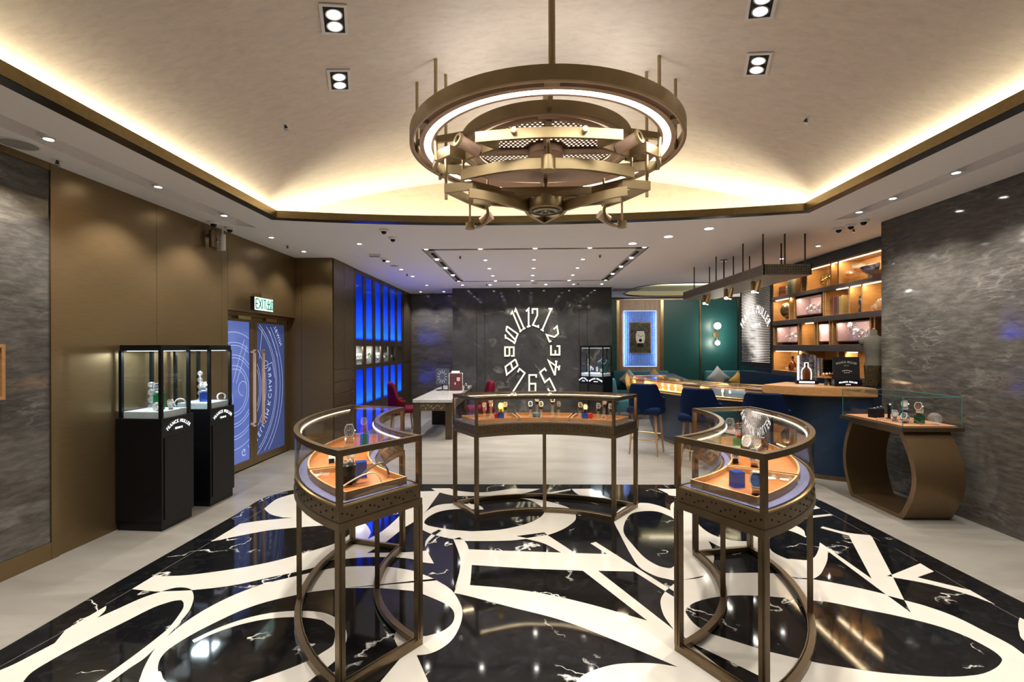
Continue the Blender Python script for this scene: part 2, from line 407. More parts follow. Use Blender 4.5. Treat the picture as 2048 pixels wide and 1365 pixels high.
M_BLACKS = mat('black_satin', (.008, .008, .009), .5, var=.1, spec=.25)
M_GLASS = glass('clear_glass', (.985, .99, .985)); M_GLASSG = glass('green_edge_glass', (.975, .99, .985))
M_GEDGE = mat('glass_edge', (.05, .22, .19), .1, var=.05)
M_OAK = wood('oak', (.27, .135, .048), (.40, .21, .08)); M_OAKL = wood('light_oak', (.36, .205, .085), (.48, .28, .125))
M_BURL = wood('burl_veneer', (.22, .062, .010), (.34, .112, .020), (9, 9, 9), .4)
M_WALN = wood('walnut_plank', (.22, .13, .07), (.36, .22, .125), (14, 14, 1.2)); M_SHELFW = wood('shelf_oak', (.30, .155, .055), (.45, .25, .10), (5, 5, 26))
M_TEAL = mat('teal_panel', (.010, .062, .063), .42, var=.08); M_TEALF = mat('teal_fabric', (.028, .115, .15), .85, var=.08, bump=.3)
M_NAVY = mat('navy_lacquer', (.0035, .017, .045), .35, var=.08); M_VELV = mat('navy_velvet', (.002, .007, .027), .75, var=.12, scale=60, spec=.05)
M_RED = mat('crimson_velvet', (.06, .0015, .008), .75, var=.15, scale=40, spec=.05); M_MUST = mat('mustard_fabric', (.42, .23, .04), .85, var=.1, bump=.3); M_GREYF = mat('grey_fabric', (.30, .30, .31), .85, var=.1, bump=.3)
M_SILVER = mat('polished_steel', (.75, .75, .76), .16, .8, var=.04); M_CHROME = mat('chrome', (.82, .82, .83), .08, .8, var=.02); M_GOLD = mat('rose_gold', (.80, .50, .30), .16, 1.0, var=.03); M_GOLDY = mat('yellow_gold', (.72, .50, .18), .2, 1.0, var=.05)
M_LAV = mat('lavender_suede', (.085, .09, .19), .8, var=.05)
M_WHITE = mat('white_plastic', (.78, .78, .77), .45, var=.02); M_DIALW = mat('ivory_dial', (.42, .40, .36), .4, var=.03); M_DIALB = mat('dark_dial', (.03, .035, .05), .25, var=.1)
M_ACR = glass('acrylic', (.95, .96, .96), 1.5, .02, .10, (.9, .9, .9)); M_ACRB = glass('blue_acrylic', (.25, .36, .85), 1.5, .02, .35, (.02, .08, .45)); M_ACRG = glass('green_acrylic', (.25, .65, .35), 1.5, .02, .45, (.02, .28, .10)); M_ACRP = glass('mauve_acrylic', (.8, .65, .85), 1.5, .02, .25, (.5, .3, .6))
M_LEDW = emis('warm_led', (1, .80, .50), 4); M_LENS2 = emis('spot_lens_glow', (1, .95, .88), 2.2); M_LENS = emis('downlight_lens', (1, .95, .86), 26); M_LEDRING = emis('ring_led', (1, .93, .82), 9); M_CLOCK = emis('lit_numeral', (1, .90, .60), 1.0); M_TXT = emis('lit_letters', (.9, .95, 1), 1.8)
# ================================================================== THE SETTING
XL, XR, YB = -3.845, 4.30, -2.2
floor = struct(B(-4.2, 7.2, -2.4, 15.2, -.08, 0).build('floor', M_FLOOR))
# inlaid marble carpet: traced on the photograph and laid out on the floor plane
class Crop:
    def __init__(s, x, y, k): s.x, s.y, s.k = x, y, k
    def __call__(s, *pts): return [(s.x + p[0]/s.k, s.y + p[1]/s.k) + tuple(p[2:]) for p in pts]
cA = Crop(0, 1160, 6.0235); cB = Crop(260, 970, 5.389); cC = Crop(260, 1150, 5.389); cD = Crop(620, 950, 5.689); cE = Crop(640, 1140, 5.689)
cF = Crop(940, 950, 5.689); cG = Crop(940, 1140, 4.876); cI = Crop(1240, 960, 5.12); cJ = Crop(1320, 1150, 5.389); cK = Crop(1560, 980, 6.0235); cL = Crop(1660, 1100, 5.152)
cP = Crop(0, 0, 1)
rug = cP((-443,1560,1),(0,1302,1),(244,1160,1),(470,1031,1)) + cB((1400,165),(1600,95),(1780,55)) + cP((650,973),(720,970,1),(845,969.3,1),(1343,970.3,1),(1500,971,1),(1575,978),(1629,996.6),(1700,1031,1),(1900,1132.7,1),(2048,1207,1),(2760,1560,1))
W, K = 0, 1
pieces = [
 (W, cB((1445,262,1),(1560,170),(1660,130),(1800,98),(2048,90),(2048,345),(1710,358),(1600,345),(1510,318))),
 (K, cB((1850,250,1),(1900,268),(1990,305,1),(1900,298))),
 (W, cB((20,1130,1),(250,990,1),(600,980),(1100,915),(1500,840),(1810,760),(2048,690)) + cD((270,790),(375,733),(440,690),(462,650),(440,615),(400,592),(270,594),(150,583)) + cB((2048,445),(1800,465),(1500,495),(1200,550),(870,617,1),(1185,425,1),(1400,392),(1710,363),(1850,362),(2048,374))
     + cP((650,1043),(690,1044)) + cD((590,545),(640,570),(685,640),(690,670),(655,740,1),(830,640),(1000,490),(1040,430),(1100,330),(1180,240),(1250,192,1),(1425,188,1),(1380,157,1),(1590,157,1),(1680,185),(1870,205)) + cF((0,205),(200,200),(420,170),(480,160,1),(800,163,1),(600,215),(300,237),(130,245))
     + cD((1900,245),(1700,245),(1600,235),(1475,205,1),(1400,310),(1330,405),(1275,455),(1195,530),(1050,622),(860,770),(650,895,1),(1090,886),(1330,868,1),(1410,1015,1),(1280,1000),(1190,970),(1050,950),(850,940),(600,945),(380,965),(200,987),(62,1053)) + cB((1810,940),(1500,1005),(1100,1090),(670,1140),(330,1157))),
 (W, cD((1310,800,1),(1322,750),(1380,683,1),(1425,695,1),(1350,765),(1312,828,1))),
 (W, cC((105,1200),(120,1090),(180,950),(280,790),(440,640),(650,480),(900,330),(1200,190),(1500,90),(1810,15)) + cD((270,1065),(600,1045),(850,1050),(1050,1075),(1200,1105),(1280,1135),(1450,1205)) + cE((1300,110),(1450,200),(1525,270),(1590,380),(1620,480),(1600,620),(1520,780),(1400,890),(1250,960),(1100,980,1),(1240,1300,1),(1330,1480,1),(540,1480,1),(690,1280,1),(950,970,1),(880,870),(850,800),(850,740),(880,685,1),(960,725),(1165,760),(1250,750),(1400,700),(1500,620),(1530,530),(1500,450),(1400,380),(1165,280),(1080,250),(690,215),(500,212),(270,218),(0,245))
     + cC((1880,205),(1500,290),(1200,390),(900,530),(650,660),(430,800),(340,890),(305,970),(305,1050),(360,1130),(430,1190,1),(250,1330,1))),
 (W, cC((670,712,1),(900,600),(1200,490),(1500,420),(1790,395),(2048,408)) + cE((165,545),(275,650),(305,750),(290,850),(240,950),(165,1050),(50,1140,1)) + cC((1920,1160)) + cP((560,1405),(440,1440),(340,1430),(280,1385,1)) + cC((305,1050),(360,1130),(430,1190)) + cP((400,1382),(450,1379)) + cC((1290,1165),(1600,1060),(1800,985),(1990,900)) + cE((0,965),(120,890),(160,830),(165,690),(80,620),(0,575)) + cC((1800,462),(1500,480),(1200,540),(900,640),(690,740,1))),
 (W, cA((-200,1190,1),(0,1098),(200,1010),(660,770,1),(790,610,1),(1280,320,1),(1265,380),(1170,467,1),(1400,365),(1700,230),(1940,150)) + cC((420,178),(560,172),(660,175),(685,230),(680,290),(640,390),(560,490),(430,640),(300,770),(150,910),(0,1010)) + cA((1330,1240),(1000,1480,1),(760,1480,1),(1170,1235),(1600,930),(1900,700)) + cC((432,562),(560,390),(578,320),(560,285),(530,280),(440,295),(250,360),(0,485)) + cA((1400,565),(1100,715),(700,930),(400,1110),(280,1235),(150,1400),(-200,1700,1))),
 (K, cB((335,1155,1),(480,1117),(580,1113),(640,1125),(668,1142,1),(500,1150))),
 (W, cF((560,268,1),(700,275),(900,310),(1100,370),(1190,430),(1205,480),(1190,530),(1100,600),(1000,650),(880,690),(650,735),(400,755),(0,758)) + cD((1740,745),(1630,735),(1420,690),(1280,630),(1215,560),(1215,500),(1275,455),(1400,370),(1500,340),(1640,330),(1760,332),(1900,345),(1960,375),(1975,400,1),(1900,398),(1750,393),(1600,400),(1450,430),(1340,490),(1300,545),(1330,575),(1400,595),(1600,628),(1800,645)) + cF((0,648),(200,640),(400,620),(650,560),(780,500),(835,450),(840,420),(800,360),(700,300))),
 (W, cD((1630,738,1),(1680,860),(1712,980),(1700,1110),(1650,1300)) + cE((1570,150),(1525,270,1)) + cG((0,265),(400,370),(900,500),(1400,690),(2030,955,1),(1800,920),(1500,920),(1300,955),(1130,1020),(1040,1097),(900,1300,1),(2800,1300,1)) + cJ((860,1165,1),(600,960),(330,745),(150,603,1)) + cG((1905,215,1),(1940,185,1)) + cF((1430,768,1),(1370,785,1),(1560,908,1),(1195,895,1),(880,690,1),(645,735),(400,757),(0,760)) + cD((1745,745,1),)),
 (K, cF((525,702,1),(845,660,1),(880,688,1),(645,725,1))), (K, cD((1630,738,1),(1710,712,1),(1745,745,1))), (K, cD((1380,672,1),(1465,628,1),(1495,640,1),(1425,692,1))),
 (K, cD((1758,757,1),) + cF((0,760),(400,757),(640,735,1),(850,790),(1035,890,1),(300,866,1)) + cD((1805,853,1),(1790,805))),
 (K, cF((20,1032,1),(700,1075,1),(1285,1098,1)) + cG((1730,503,1),(1600,465),(1200,350),(800,255),(400,190),(0,155,1)) + cF((10,1180),)),
 (W, cI((40,640),(0,560)) + cF((1640,540),(1660,450),(1700,400),(1760,365),(1920,330)) + cI((190,240),(300,245),(430,280),(520,320,1),(516,280),(545,235),(700,180,1),(1000,300,1),(1300,400,1),(1500,400,1),(1650,430)) + cK((150,430),(220,450),(290,500),(322,575),(480,640,1),(575,745,1),(570,850),(530,950),(480,1030),(390,1085,1)) + cL((0,340),(300,400),(590,470),(765,525),(1000,590),(1300,700),(1600,850),(1850,980),(1999,1085),(2300,1300,1),(2300,1700,1)) + cJ((1500,1500,1),(860,1165,1),(600,960),(330,745),(150,600),(40,450),(5,330),(10,270),(55,185,1),(95,148,1),(150,105),(230,62,1)) + cI((560,1035),(480,1020),(350,985),(200,900),(110,770))),
 (K, cG((1250,15,1),(1600,22,1),(1905,215,1),(1865,280),(1860,350),(1895,460),(1990,592,1))),
 (K, cJ((150,598,1),(240,664),(285,700),(330,738),(700,915),(1080,1105),(1300,1230,1),(860,1165,1),(600,965),(330,754),(240,676))),
 (K, cJ((95,150,1),(150,185,1),(150,245,1),(55,186,1))),
 (K, cI((35,500),(60,420),(120,350),(250,325),(380,330),(480,365),(550,405),(605,500),(628,620),(625,700),(600,800),(565,870),(530,906),(480,908),(380,880),(250,800),(120,660),(50,570))),
 (K, cI((640,1031,1),(800,1013),(905,979,1),(850,990),(700,1020))),
 (K, cI((790,370,1),(800,450),(870,520),(980,580),(1150,625),(1300,635,1),(1300,500,1),(1000,400,1))),
 (K, cI((905,630,1),(1050,700),(1200,712),(1330,735),(1440,800),(1640,968,1),(1420,958),(1100,960),(990,950,1),(955,880),(965,800),(940,700))),
 (K, cK((310,582,1),(180,520),(60,490)) + cI((1620,540),(1540,600),(1520,660),(1560,740),(1700,810)) + cK((150,840),(320,855),(380,840),(430,800),(465,720),(480,640,1),(430,540,1),(330,560,1))),
 (K, cK((100,1048,1),(200,1064),(330,1072),(400,1078,1),(330,1085),(200,1078))),
 (K, cJ((275,395),(330,330),(450,280),(640,242),(870,228),(1170,240),(1600,280)) + cL((0,548),(300,610),(700,690),(1100,790),(1400,900),(1650,1030),(1755,1110),(1768,1160),(1700,1230),(1550,1290),(1300,1315),(1000,1310),(500,1270),(0,1195)) + cJ((1620,940),(1190,840),(1070,805),(700,690),(520,630),(400,560),(320,480))),
 (W, cK((485,465,1),(515,447,1),(800,520),(1080,553,1),(1110,575,1)) + cL((640,270,1),(765,525,1),(595,480,1)) + cK((575,745,1),(480,640,1)) + cL((430,305,1),) + cK((830,560,1),(650,510))),
 (K, cL((593,478,1),(765,525,1),(833,655,1))), (W, cL((635,265,1),(930,145,1),(1070,230,1),(900,290,1),(1440,420,1),(1700,570,1),(1400,460),(1000,355),(648,290,1))), (K, cL((585,275,1),(630,260,1),(645,285,1))),
 (W, cI((385,97,1),) + cP((1600,979,1),) + cK((400,180,1),(485,228,1),(380,245,1)) + cP((1560,1030,1),(1440,1000,1)) + cI((555,170),(480,140))),
 (W, cK((250,330,1),(600,297,1),(640,312,1),(385,345,1),(250,365,1))),
 (W, cF((880,210,1),(1145,165,1),(1145,180,1),(890,225,1))), (W, cF((1155,165,1),(1385,163,1),(1500,235),(1610,280,1),(1290,245),(1210,215))),
 (W, cL((1955,705,1),(2200,830,1),(2300,1150,1),(1999,945),(1950,850),(1940,770))),
]
inlay = thing('marble_inlay_floor', 'black and white polished marble inlay with giant numeral swirls under the glass cases', 'floor inlay')
del inlay['label'], inlay['category']; inlay.parent = floor
MB().prism([at_z(*p) for p in catmull(rug)], -.002, .002).build('black_border_slab', M_BLK, inlay)
for i, (k, pl) in enumerate(pieces):
    z = .0022 + i * .00004
    MB().prism([at_z(*p) for p in catmull(pl)], 0, z).build('black_marble_piece' if k else 'white_marble_piece', M_BLK if k else M_WHT, inlay)
# thin joint between border and field
M_JOINT = mat('grey_joint', (.10, .10, .10), .3)
for ln in ([(0,1335),(130,1263)], [(212,1210),(265,1179)], [(306,1153),(420,1086)], [(470,1055),(530,1018)], [(1646,1020),(1760,1083)], [(1790,1098),(1835,1124)], [(1870,1142),(1935,1180)], [(1985,1210),(2040,1240)]):
    MB().strip([at_z(*p) for p in ln], .004, 0, .0023).build('marble_joint', M_JOINT, inlay)

# ---------------------------------------------------------------- ceiling
CZ = 3.2
n = 24
front = [(TX0 + (TX1 - TX0) * i / n, cove_y(TX0 + (TX1 - TX0) * i / n)) for i in range(n + 1)]
tray = [(TX0, TY0)] + front + [(TX1, TY0)]
trL = [(-3.53, -1.5), (-3.36, -1.5), (-3.36, 5.86), (-3.44, 5.78), (-3.53, 5.86)]
trL = [(-3.54, -1.5), (-3.35, -1.5), (-3.35, 5.92), (-3.54, 5.80)]
trR = [(3.66, -1.5), (3.84, -1.5), (3.84, 5.76), (3.66, 5.86)]
sl = dict(x0=-1.60, x1=1.86, y0=7.33, y1=11.04)
slots = [[(-1.60, 7.33), (1.86, 7.33), (1.86, 7.43), (-1.60, 7.43)], [(-1.60, 7.43), (-1.42, 7.43), (-1.42, 10.9), (-1.60, 10.9)], [(1.68, 7.43), (1.86, 7.43), (1.86, 10.9), (1.68, 10.9)], [(-1.60, 10.9), (1.86, 10.9), (1.86, 11.02), (-1.60, 11.02)]]
oval = [(4.35 + 1.62 * math.copysign(abs(math.cos(a)) ** .6, math.cos(a)), 13.05 + 1.55 * math.copysign(abs(math.sin(a)) ** .6, math.sin(a))) for a in [2*PI*i/40 for i in range(40)]]
ceil = struct(holed([(-4.2, -2.4), (7.2, -2.4), (7.2, 15.2), (-4.2, 15.2)], [tray, trL, trR] + slots + [oval], CZ).build('ceiling', M_CEIL))
def recess(poly, z0, z1, name, ms, mt):
    m = MB(); nn = len(poly); m.v = [(p[0], p[1], z0) for p in poly] + [(p[0], p[1], z1) for p in poly]
    m.f = [(i, (i+1) % nn, nn + (i+1) % nn, nn + i) for i in range(nn)] + [tuple(range(nn, 2*nn))]
    return m.build(name, mt, ceil)
recess(trL, CZ, CZ + .10, 'light_trench', None, M_CEIL); recess(trR, CZ, CZ + .10, 'light_trench', None, M_CEIL)
for q in slots: recess(q, CZ, CZ + .022, 'air_slot', None, M_CEILD)
M_OVAL = mat('oval_recess_gold', (.50, .46, .26), .45, var=.04)
recess(oval, CZ, CZ + .16, 'oval_recess', None, M_OVAL)
m = MB(); N_ = len(oval)
strip_lamp('oval_cove_and_fill_lamp', (2.95, 13.0, CZ + .03), (5.75, 13.0, CZ + .03), .08, 10, (1, .93, .75), (0, 0, 1)); strip_lamp('oval_cove_and_fill_lamp', (3.2, 12.9, CZ + .15), (5.5, 12.9, CZ + .15), .5, 40, WARM, (0, .35, -1))  # upward strip is the cove light; the downward one is fill added to brighten the alcove
m.strip(oval, .035, CZ - .012, CZ + .03, closed=True).build('oval_trim', M_LIP, ceil)
for x in (-1.51, 1.77):     # linear air diffusers inside the side slots
    for a, b in ((7.75, 8.15), (8.55, 9.05), (9.4, 9.95), (10.2, 10.85)):
        B(x - .022, x + .022, a, b, CZ + .006, CZ + .021).build('linear_diffuser', M_BLACKS, ceil)
# vaulted ceiling, its end wall, and the cove
def back_y(x): return cove_y(max(min(x, TX1), TX0)) + .24
xs = [-3.22 + 6.64 * i / 48 for i in range(49)]
m = MB(); ny = 20
for x in xs:
    for j in range(ny + 1): m.v.append((x, -2.1 + (back_y(x) + 2.1) * j / ny, vault_z(x)))
m.f = [(i*(ny+1)+j, (i+1)*(ny+1)+j, (i+1)*(ny+1)+j+1, i*(ny+1)+j+1) for i in range(48) for j in range(ny)]
vault = m.build('vault', M_VAULT, ceil, smooth=60)
m = MB()
for x in xs: m.v += [(x, back_y(x), CZ - .0), (x, back_y(x), vault_z(x))]
m.f = [(2*i, 2*i+2, 2*i+3, 2*i+1) for i in range(48)]
m.build('vault_end_wall', M_VAULT, ceil, smooth=60)
MB().add([(-3.22, -2.1, CZ), (-3.22, back_y(-3), CZ), (-3.22, back_y(-3), vault_z(-3.22)), (-3.22, -2.1, vault_z(-3.22))], [(0, 1, 2, 3)]).build('cove_side', M_VAULT, ceil)
MB().add([(3.42, -2.1, CZ), (3.42, back_y(3.3), CZ), (3.42, back_y(3.3), vault_z(3.42)), (3.42, -2.1, vault_z(3.42))], [(0, 1, 2, 3)]).build('cove_side', M_VAULT, ceil)
MB().add([(-3.22, -2.1, CZ), (3.42, -2.1, CZ)] + [(x, -2.1, vault_z(x)) for x in xs[::-1]], [tuple(range(51))]).build('vault_end_wall', M_VAULT, ceil)
MB().add([(-3.3, -2.1, CZ + .006), (TX0 + .09, -2.1, CZ + .006), (TX0 + .09, 6.3, CZ + .006), (-3.3, 6.3, CZ + .006)], [(0, 1, 2, 3)]).build('cove_trough', M_CEIL, ceil)
MB().add([(TX1 - .09, -2.1, CZ + .006), (3.5, -2.1, CZ + .006), (3.5, 6.3, CZ + .006), (TX1 - .09, 6.3, CZ + .006)], [(0, 1, 2, 3)]).build('cove_trough', M_CEIL, ceil)
m = MB()
for x, y in front: m.v += [(x, y - .10, CZ + .006), (x, y + .3, CZ + .006)]
m.f = [(2*i, 2*i+2, 2*i+3, 2*i+1) for i in range(n)]; m.build('cove_trough', M_CEIL, ceil)
inn = [(TX0 + .10, TY0 + .1)] + [(TX0 + .10 + (TX1 - TX0 - .2) * i / n, cove_y(TX0 + .10 + (TX1 - TX0 - .2) * i / n) - .11) for i in range(n + 1)] + [(TX1 - .10, TY0 + .1)]
out = [(TX0 - .005, TY0 - .005)] + [(x, y + .005) for x, y in front] + [(TX1 + .005, TY0 - .005)]
MB().loft([[(a[0], a[1], CZ - .006), (b[0], b[1], CZ - .006), (b[0], b[1], CZ + .004), (a[0], a[1], CZ + .004)] for a, b in zip(inn + inn[:1], out + out[:1])], caps=False).build('cove_lip', M_LIP, ceil)
MB().strip(inn, .012, CZ - .004, CZ + .078, closed=True).build('cove_band', M_BAND, ceil)

# ---------------------------------------------------------------- left wall
wl = struct(B(-4.25, XL - .02, YB, 6.10, 0, CZ).box(-4.25, XL - .02, 6.10, 7.94, 2.20, CZ).box(-4.25, -4.08, 6.10, 7.94, 0, 2.2).build('wall_left', M_BRZD))
def panelx(y0, y1, z0, z1, mt, name='bronze_panel', par=wl, x=XL, t=.018, g=.0025, sgn=1):
    a, b = (x - t, x) if sgn > 0 else (x, x + t)
    return B(a, b, y0 + g, y1 - g, z0, z1).build(name, mt, par)
panelx(3.85, 4.92, 0, CZ, M_BRONZE); panelx(4.92, 5.99, 0, CZ, M_BRONZE); panelx(5.99, 6.12, 0, CZ, M_BRONZE); panelx(6.12, 7.94, 2.20, CZ, M_BRONZE)
panelx(YB, 3.785, .14, 3.14, M_WALLM, 'marble_panel', t=.03, x=XL + .004)
B(XL - .02, XL + .014, 3.785, 3.848, 0, CZ).build('bronze_stile', M_BRONZE, wl); B(XL - .02, XL + .012, YB, 3.785, 0, .138).build('bronze_skirting', M_BRONZE, wl); B(XL - .02, XL + .012, YB, 3.785, 3.142, CZ).build('bronze_rail', M_BRONZE, wl)
niche = thing('wall_niche', 'oak framed wall niche in the grey marble at the left edge', 'niche', (XL + .005, 3.1, 1.33)); f = MB()
f.box(0, .035, -.4, .32, 0, .025).box(0, .035, -.4, .32, .38, .405).box(0, .035, .295, .32, .025, .38).box(0, .035, -.4, -.375, .025, .38); f.build('niche_frame', M_OAK, niche); B(0, .012, -.375, .295, .025, .38).build('niche_back', M_WALN, niche)
# door recess and doors
dr = struct(thing('door_1', '-', '-')); del dr['label'], dr['category']
DX = -3.96
fm = MB(); fm.box(DX - .08, DX + .03, 6.10, 6.16, 0, 2.20).box(DX - .08, DX + .03, 7.87, 7.94, 0, 2.20).box(DX - .08, DX + .03, 6.16, 7.87, 2.145, 2.20); fm.build('door_frame', M_BRONZE, dr)
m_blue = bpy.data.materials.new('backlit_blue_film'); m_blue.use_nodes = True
_b = m_blue.node_tree.nodes['Principled BSDF']; _b.inputs['Base Color'].default_value = (.04, .06, .17, 1); _b.inputs['Roughness'].default_value = .12; _b.inputs['Emission Color'].default_value = (.13, .20, .62, 1); _b.inputs['Emission Strength'].default_value = .30  # light from behind is put into the film's own glow
m_blue2 = m_blue.copy(); m_blue2.name = 'backlit_blue_film_dim'; m_blue2.node_tree.nodes['Principled BSDF'].inputs['Emission Strength'].default_value = .09  # copy of the same blue film, its painted-in backlight made weaker
M_ETCH = emis('white_film_line', (.55, .62, .95), .5)
def leaf(y0, y1, film, hy, hid):
    lf = B(DX - .02, DX + .02, y0, y1, .02, 2.14)
    st = .085
    g = MB().box(DX - .02, DX + .02, y0, y0 + st, .02, 2.14).box(DX - .02, DX + .02, y1 - st, y1, .02, 2.14).box(DX - .02, DX + .02, y0 + st, y1 - st, .02, .12).box(DX - .02, DX + .02, y0 + st, y1 - st, 2.07, 2.14).build('door_leaf', M_BRONZE, dr)
    B(DX - .006, DX + .006, y0 + st, y1 - st, .12, 2.07).build('glass_pane', film, g)
    h = MB().box(DX + .06, DX + .085, hy - .018, hy + .018, .58, 1.68).box(DX + .02, DX + .085, hy - .014, hy + .014, .60, .63).box(DX + .02, DX + .085, hy - .014, hy + .014, 1.63, 1.66).build('pull_handle', M_ROSE, g)
    B(DX + .02, DX + .07, y0 + .25, y0 + .55, 2.10, 2.145).build('door_closer', M_BRASS, g)
    return g
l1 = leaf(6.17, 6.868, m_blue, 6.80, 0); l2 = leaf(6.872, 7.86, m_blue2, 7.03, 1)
cy, cz = 6.42, 1.12
def arc_pts(r, a0, a1, nn=40): return [(cy + r * math.cos(a0 + (a1-a0)*i/nn), cz + r * math.sin(a0 + (a1-a0)*i/nn)) for i in range(nn + 1)]
def etch(lo, hi, par, lines, w=.007):
    g = MB()
    for ln in lines:
        for a, b in zip(ln[:-1], ln[1:]):
            if all(lo + .005 < p[0] < hi - .005 and .125 < p[1] < 2.065 for p in (a, b)):
                d = Vector((b[0]-a[0], b[1]-a[1])); 
                if d.length < 1e-5: continue
                nn = Vector((-d.y, d.x)).normalized() * w / 2
                g.add([(DX + .0075, a[0]-nn.x, a[1]-nn.y), (DX + .0075, a[0]+nn.x, a[1]+nn.y), (DX + .0075, b[0]+nn.x, b[1]+nn.y), (DX + .0075, b[0]-nn.x, b[1]-nn.y)], [(0, 1, 2, 3)])
    g.build('film_print', M_ETCH, par)
rings = [arc_pts(r, 0, 2*PI, 90) for r in (.30, .345, .45, .49, .62, .66, .80, 1.08, 1.12, 1.22, 1.30)]
hands = [[(cy + .05, cz + .1), (cy + .18, cz + .35), (cy + .30, cz + .62), (cy + .34, cz + .95)], [(cy - .02, cz + .12), (cy + .1, cz + .4), (cy + .24, cz + .7), (cy + .30, cz + .95)],
         [(cy + .75, cz + .30), (cy + .98, cz + .36), (cy + 1.06, cz + .12)], [(cy + .62, cz + .42), (cy + .70, cz + .85), (cy + .98, cz + .95)], [(cy + .9, cz + .85), (cy + 1.15, cz + .45)]]
sw = [[(cy - .15 + .09*math.sin(t) + .02*t, cz - .18 + .05*t + .05*math.cos(2*t)) for t in [i*.2 for i in range(30)]], [(cy + .20 + .10*math.cos(t), cz + .02 + .10*math.sin(t)) for t in [i*.25 for i in range(20)]], [(cy + .80 + .06*math.cos(t), cz + .33 + .06*math.sin(t)) for t in [i*.3 for i in range(22)]]]
etch(6.255, 6.785, l1, rings + hands + sw); etch(6.957, 7.775, l2, rings + hands + sw)
# reversed lettering around the dial, as seen from inside the shop
for txt, rad, size, rot, par, lo, hi in (('FRANCK MULLER G', .88, .125, -.42, l2, 6.96, 7.77), ('R G', .86, .14, -1.25, l1, 6.26, 6.78), ('R.IBWIN', 1.36, .10, .62, l2, 6.96, 7.77)):
    t = arc_text(txt, size, rad, gap=.16, up=1, flip=True)
    ca, sa = math.cos(rot - PI/2), math.sin(rot - PI/2)
    pts = [(cy + v[0]*ca - v[1]*sa, cz + v[0]*sa + v[1]*ca) for v in t.v]
    g = MB(); g.v = [(DX + .008, p[0], p[1]) for p in pts]; g.f = [f_ for f_ in t.f if all(lo < pts[i][0] < hi and .13 < pts[i][1] < 2.06 for i in f_)]
    if g.f: g.build('film_lettering', M_ETCH, par)
# frontal bronze return after the door
wr_ = struct(B(-4.25, -3.24, 7.96, 8.88, 0, CZ).build('wall_return', M_BRZD))
B(-3.97, -3.75, 7.942, 7.96, 0, CZ).build('bronze_panel', M_BRONZE, wr_); B(-3.745, -3.222, 7.942, 7.96, 0, CZ).build('bronze_panel', M_BRONZE, wr_)
# ---------------------------------------------------------------- rear left: cabinet, blue light wall, drawer pier
SX = -3.22
cab = thing('tall_cabinet', 'tall bronze wall cabinet with drawers below, left of the blue light panels', 'cabinet', (SX, 7.962, 0))
B(-.018, 0, 0, .93, 0, 3.199).build('cabinet_side', M_BRZD, cab)
for a, b in ((.008, .46), (.466, .92)): B(0, .014, a, b, 1.33, 3.19).build('cabinet_door', M_BRZ, cab)
for k in range(6):
    d_ = B(0, .014, .008, .92, .10 + k * .205, .10 + k * .205 + .198).build('drawer', M_BRZ, cab)
    MB().lathe([(.0, -.018), (.013, -.018), (.013, .012), (.0, .014)], (0, 0, 0), 10).xf(Matrix.Translation((.026, .86, .285 + k * .205 - .01)) @ Matrix.Rotation(PI/2, 4, 'Y')).build('knob', M_BRZD, d_)
lw = struct(B(-4.2, -3.52, 8.88, 13.4, 0, CZ).build('wall_light_panel', M_BRZD))
M_BLUEB = mat('blue_backing', (.10, .16, .45), .6, var=.03)
M_OPAL, nt_, b_, N_f, lk_ = node_mat('opal_blue_glass', .05)      # opal glass, lit from behind by the blue strips
tl_ = N_f('BsdfTranslucent'); tl_.inputs[0].default_value = (.45, .6, .95, 1); mo_ = N_f('MixShader'); mo_.inputs[0].default_value = .8
b_.inputs['Base Color'].default_value = (.012, .03, .11, 1); lk_(b_.outputs[0], mo_.inputs[1]); lk_(tl_.outputs[0], mo_.inputs[2]); lk_(mo_.outputs[0], nt_.nodes['Material Output'].inputs[0])
cols = [(9.05, 9.455), (9.63, 10.03), (10.225, 10.615), (10.805, 11.2), (11.37, 11.78), (11.985, 12.38)]
lb = thing('blue_light_wall', 'floor to ceiling bronze framed wall of glowing blue panels behind the crimson chair', 'light panel', (0, 0, 0))
ed = [8.90] + [v for c_ in cols for v in c_] + [12.54]
for a, b in zip(ed[::2], ed[1::2]): B(SX - .03, SX, a, b, .45, 3.195).build('mullion', M_BRZD, lb)
for z0, z1 in ((3.12, 3.195), (1.735, 1.85), (1.29, 1.375), (.30, .58)): B(SX - .03, SX - .003, 8.9, 12.54, z0, z1).build('transom', M_BRZD, lb)
B(SX - .28, SX - .01, 8.9, 12.54, 0, .30).build('plinth', M_BRZD, lb)
B(SX - .30, SX - .22, 8.9, 12.54, 1.85, 3.195).build('backing_panel', M_BLUEB, lb); B(SX - .30, SX - .22, 8.9, 12.54, .30, 1.29).build('backing_panel', M_BLUEB, lb)
for i, (a, b) in enumerate(cols):
    B(SX - .014, SX - .010, a, b, 1.85, 3.12).build('blue_pane', M_OPAL, lb); B(SX - .014, SX - .010, a, b, .58, 1.29).build('blue_pane', M_OPAL, lb)
    strip_lamp('blue_led', (SX - .12, a - .06, 1.87), (SX - .12, b + .06, 1.87), .07, 9, (.025, .17, 1.0), (0, 0, 1)); strip_lamp('blue_led', (SX - .12, a - .06, .60), (SX - .12, b + .06, .60), .07, 7, (.025, .17, 1.0), (0, 0, 1))
B(SX - .28, SX - .03, 8.9, 12.54, 1.735, 1.85).build('deck', M_BRZD, lb); B(SX - .28, SX - .03, 8.9, 12.54, 1.29, 1.375).build('deck', M_BRZD, lb)
M_TAUPE = mat('taupe_suede', (.20, .18, .15), .8)
mids = [(9.05, 10.03), (10.225, 11.2), (11.37, 12.38)]
B(SX - .27, SX - .262, 8.95, 12.5, 1.375, 1.735).build('display_back', M_TAUPE, lb)
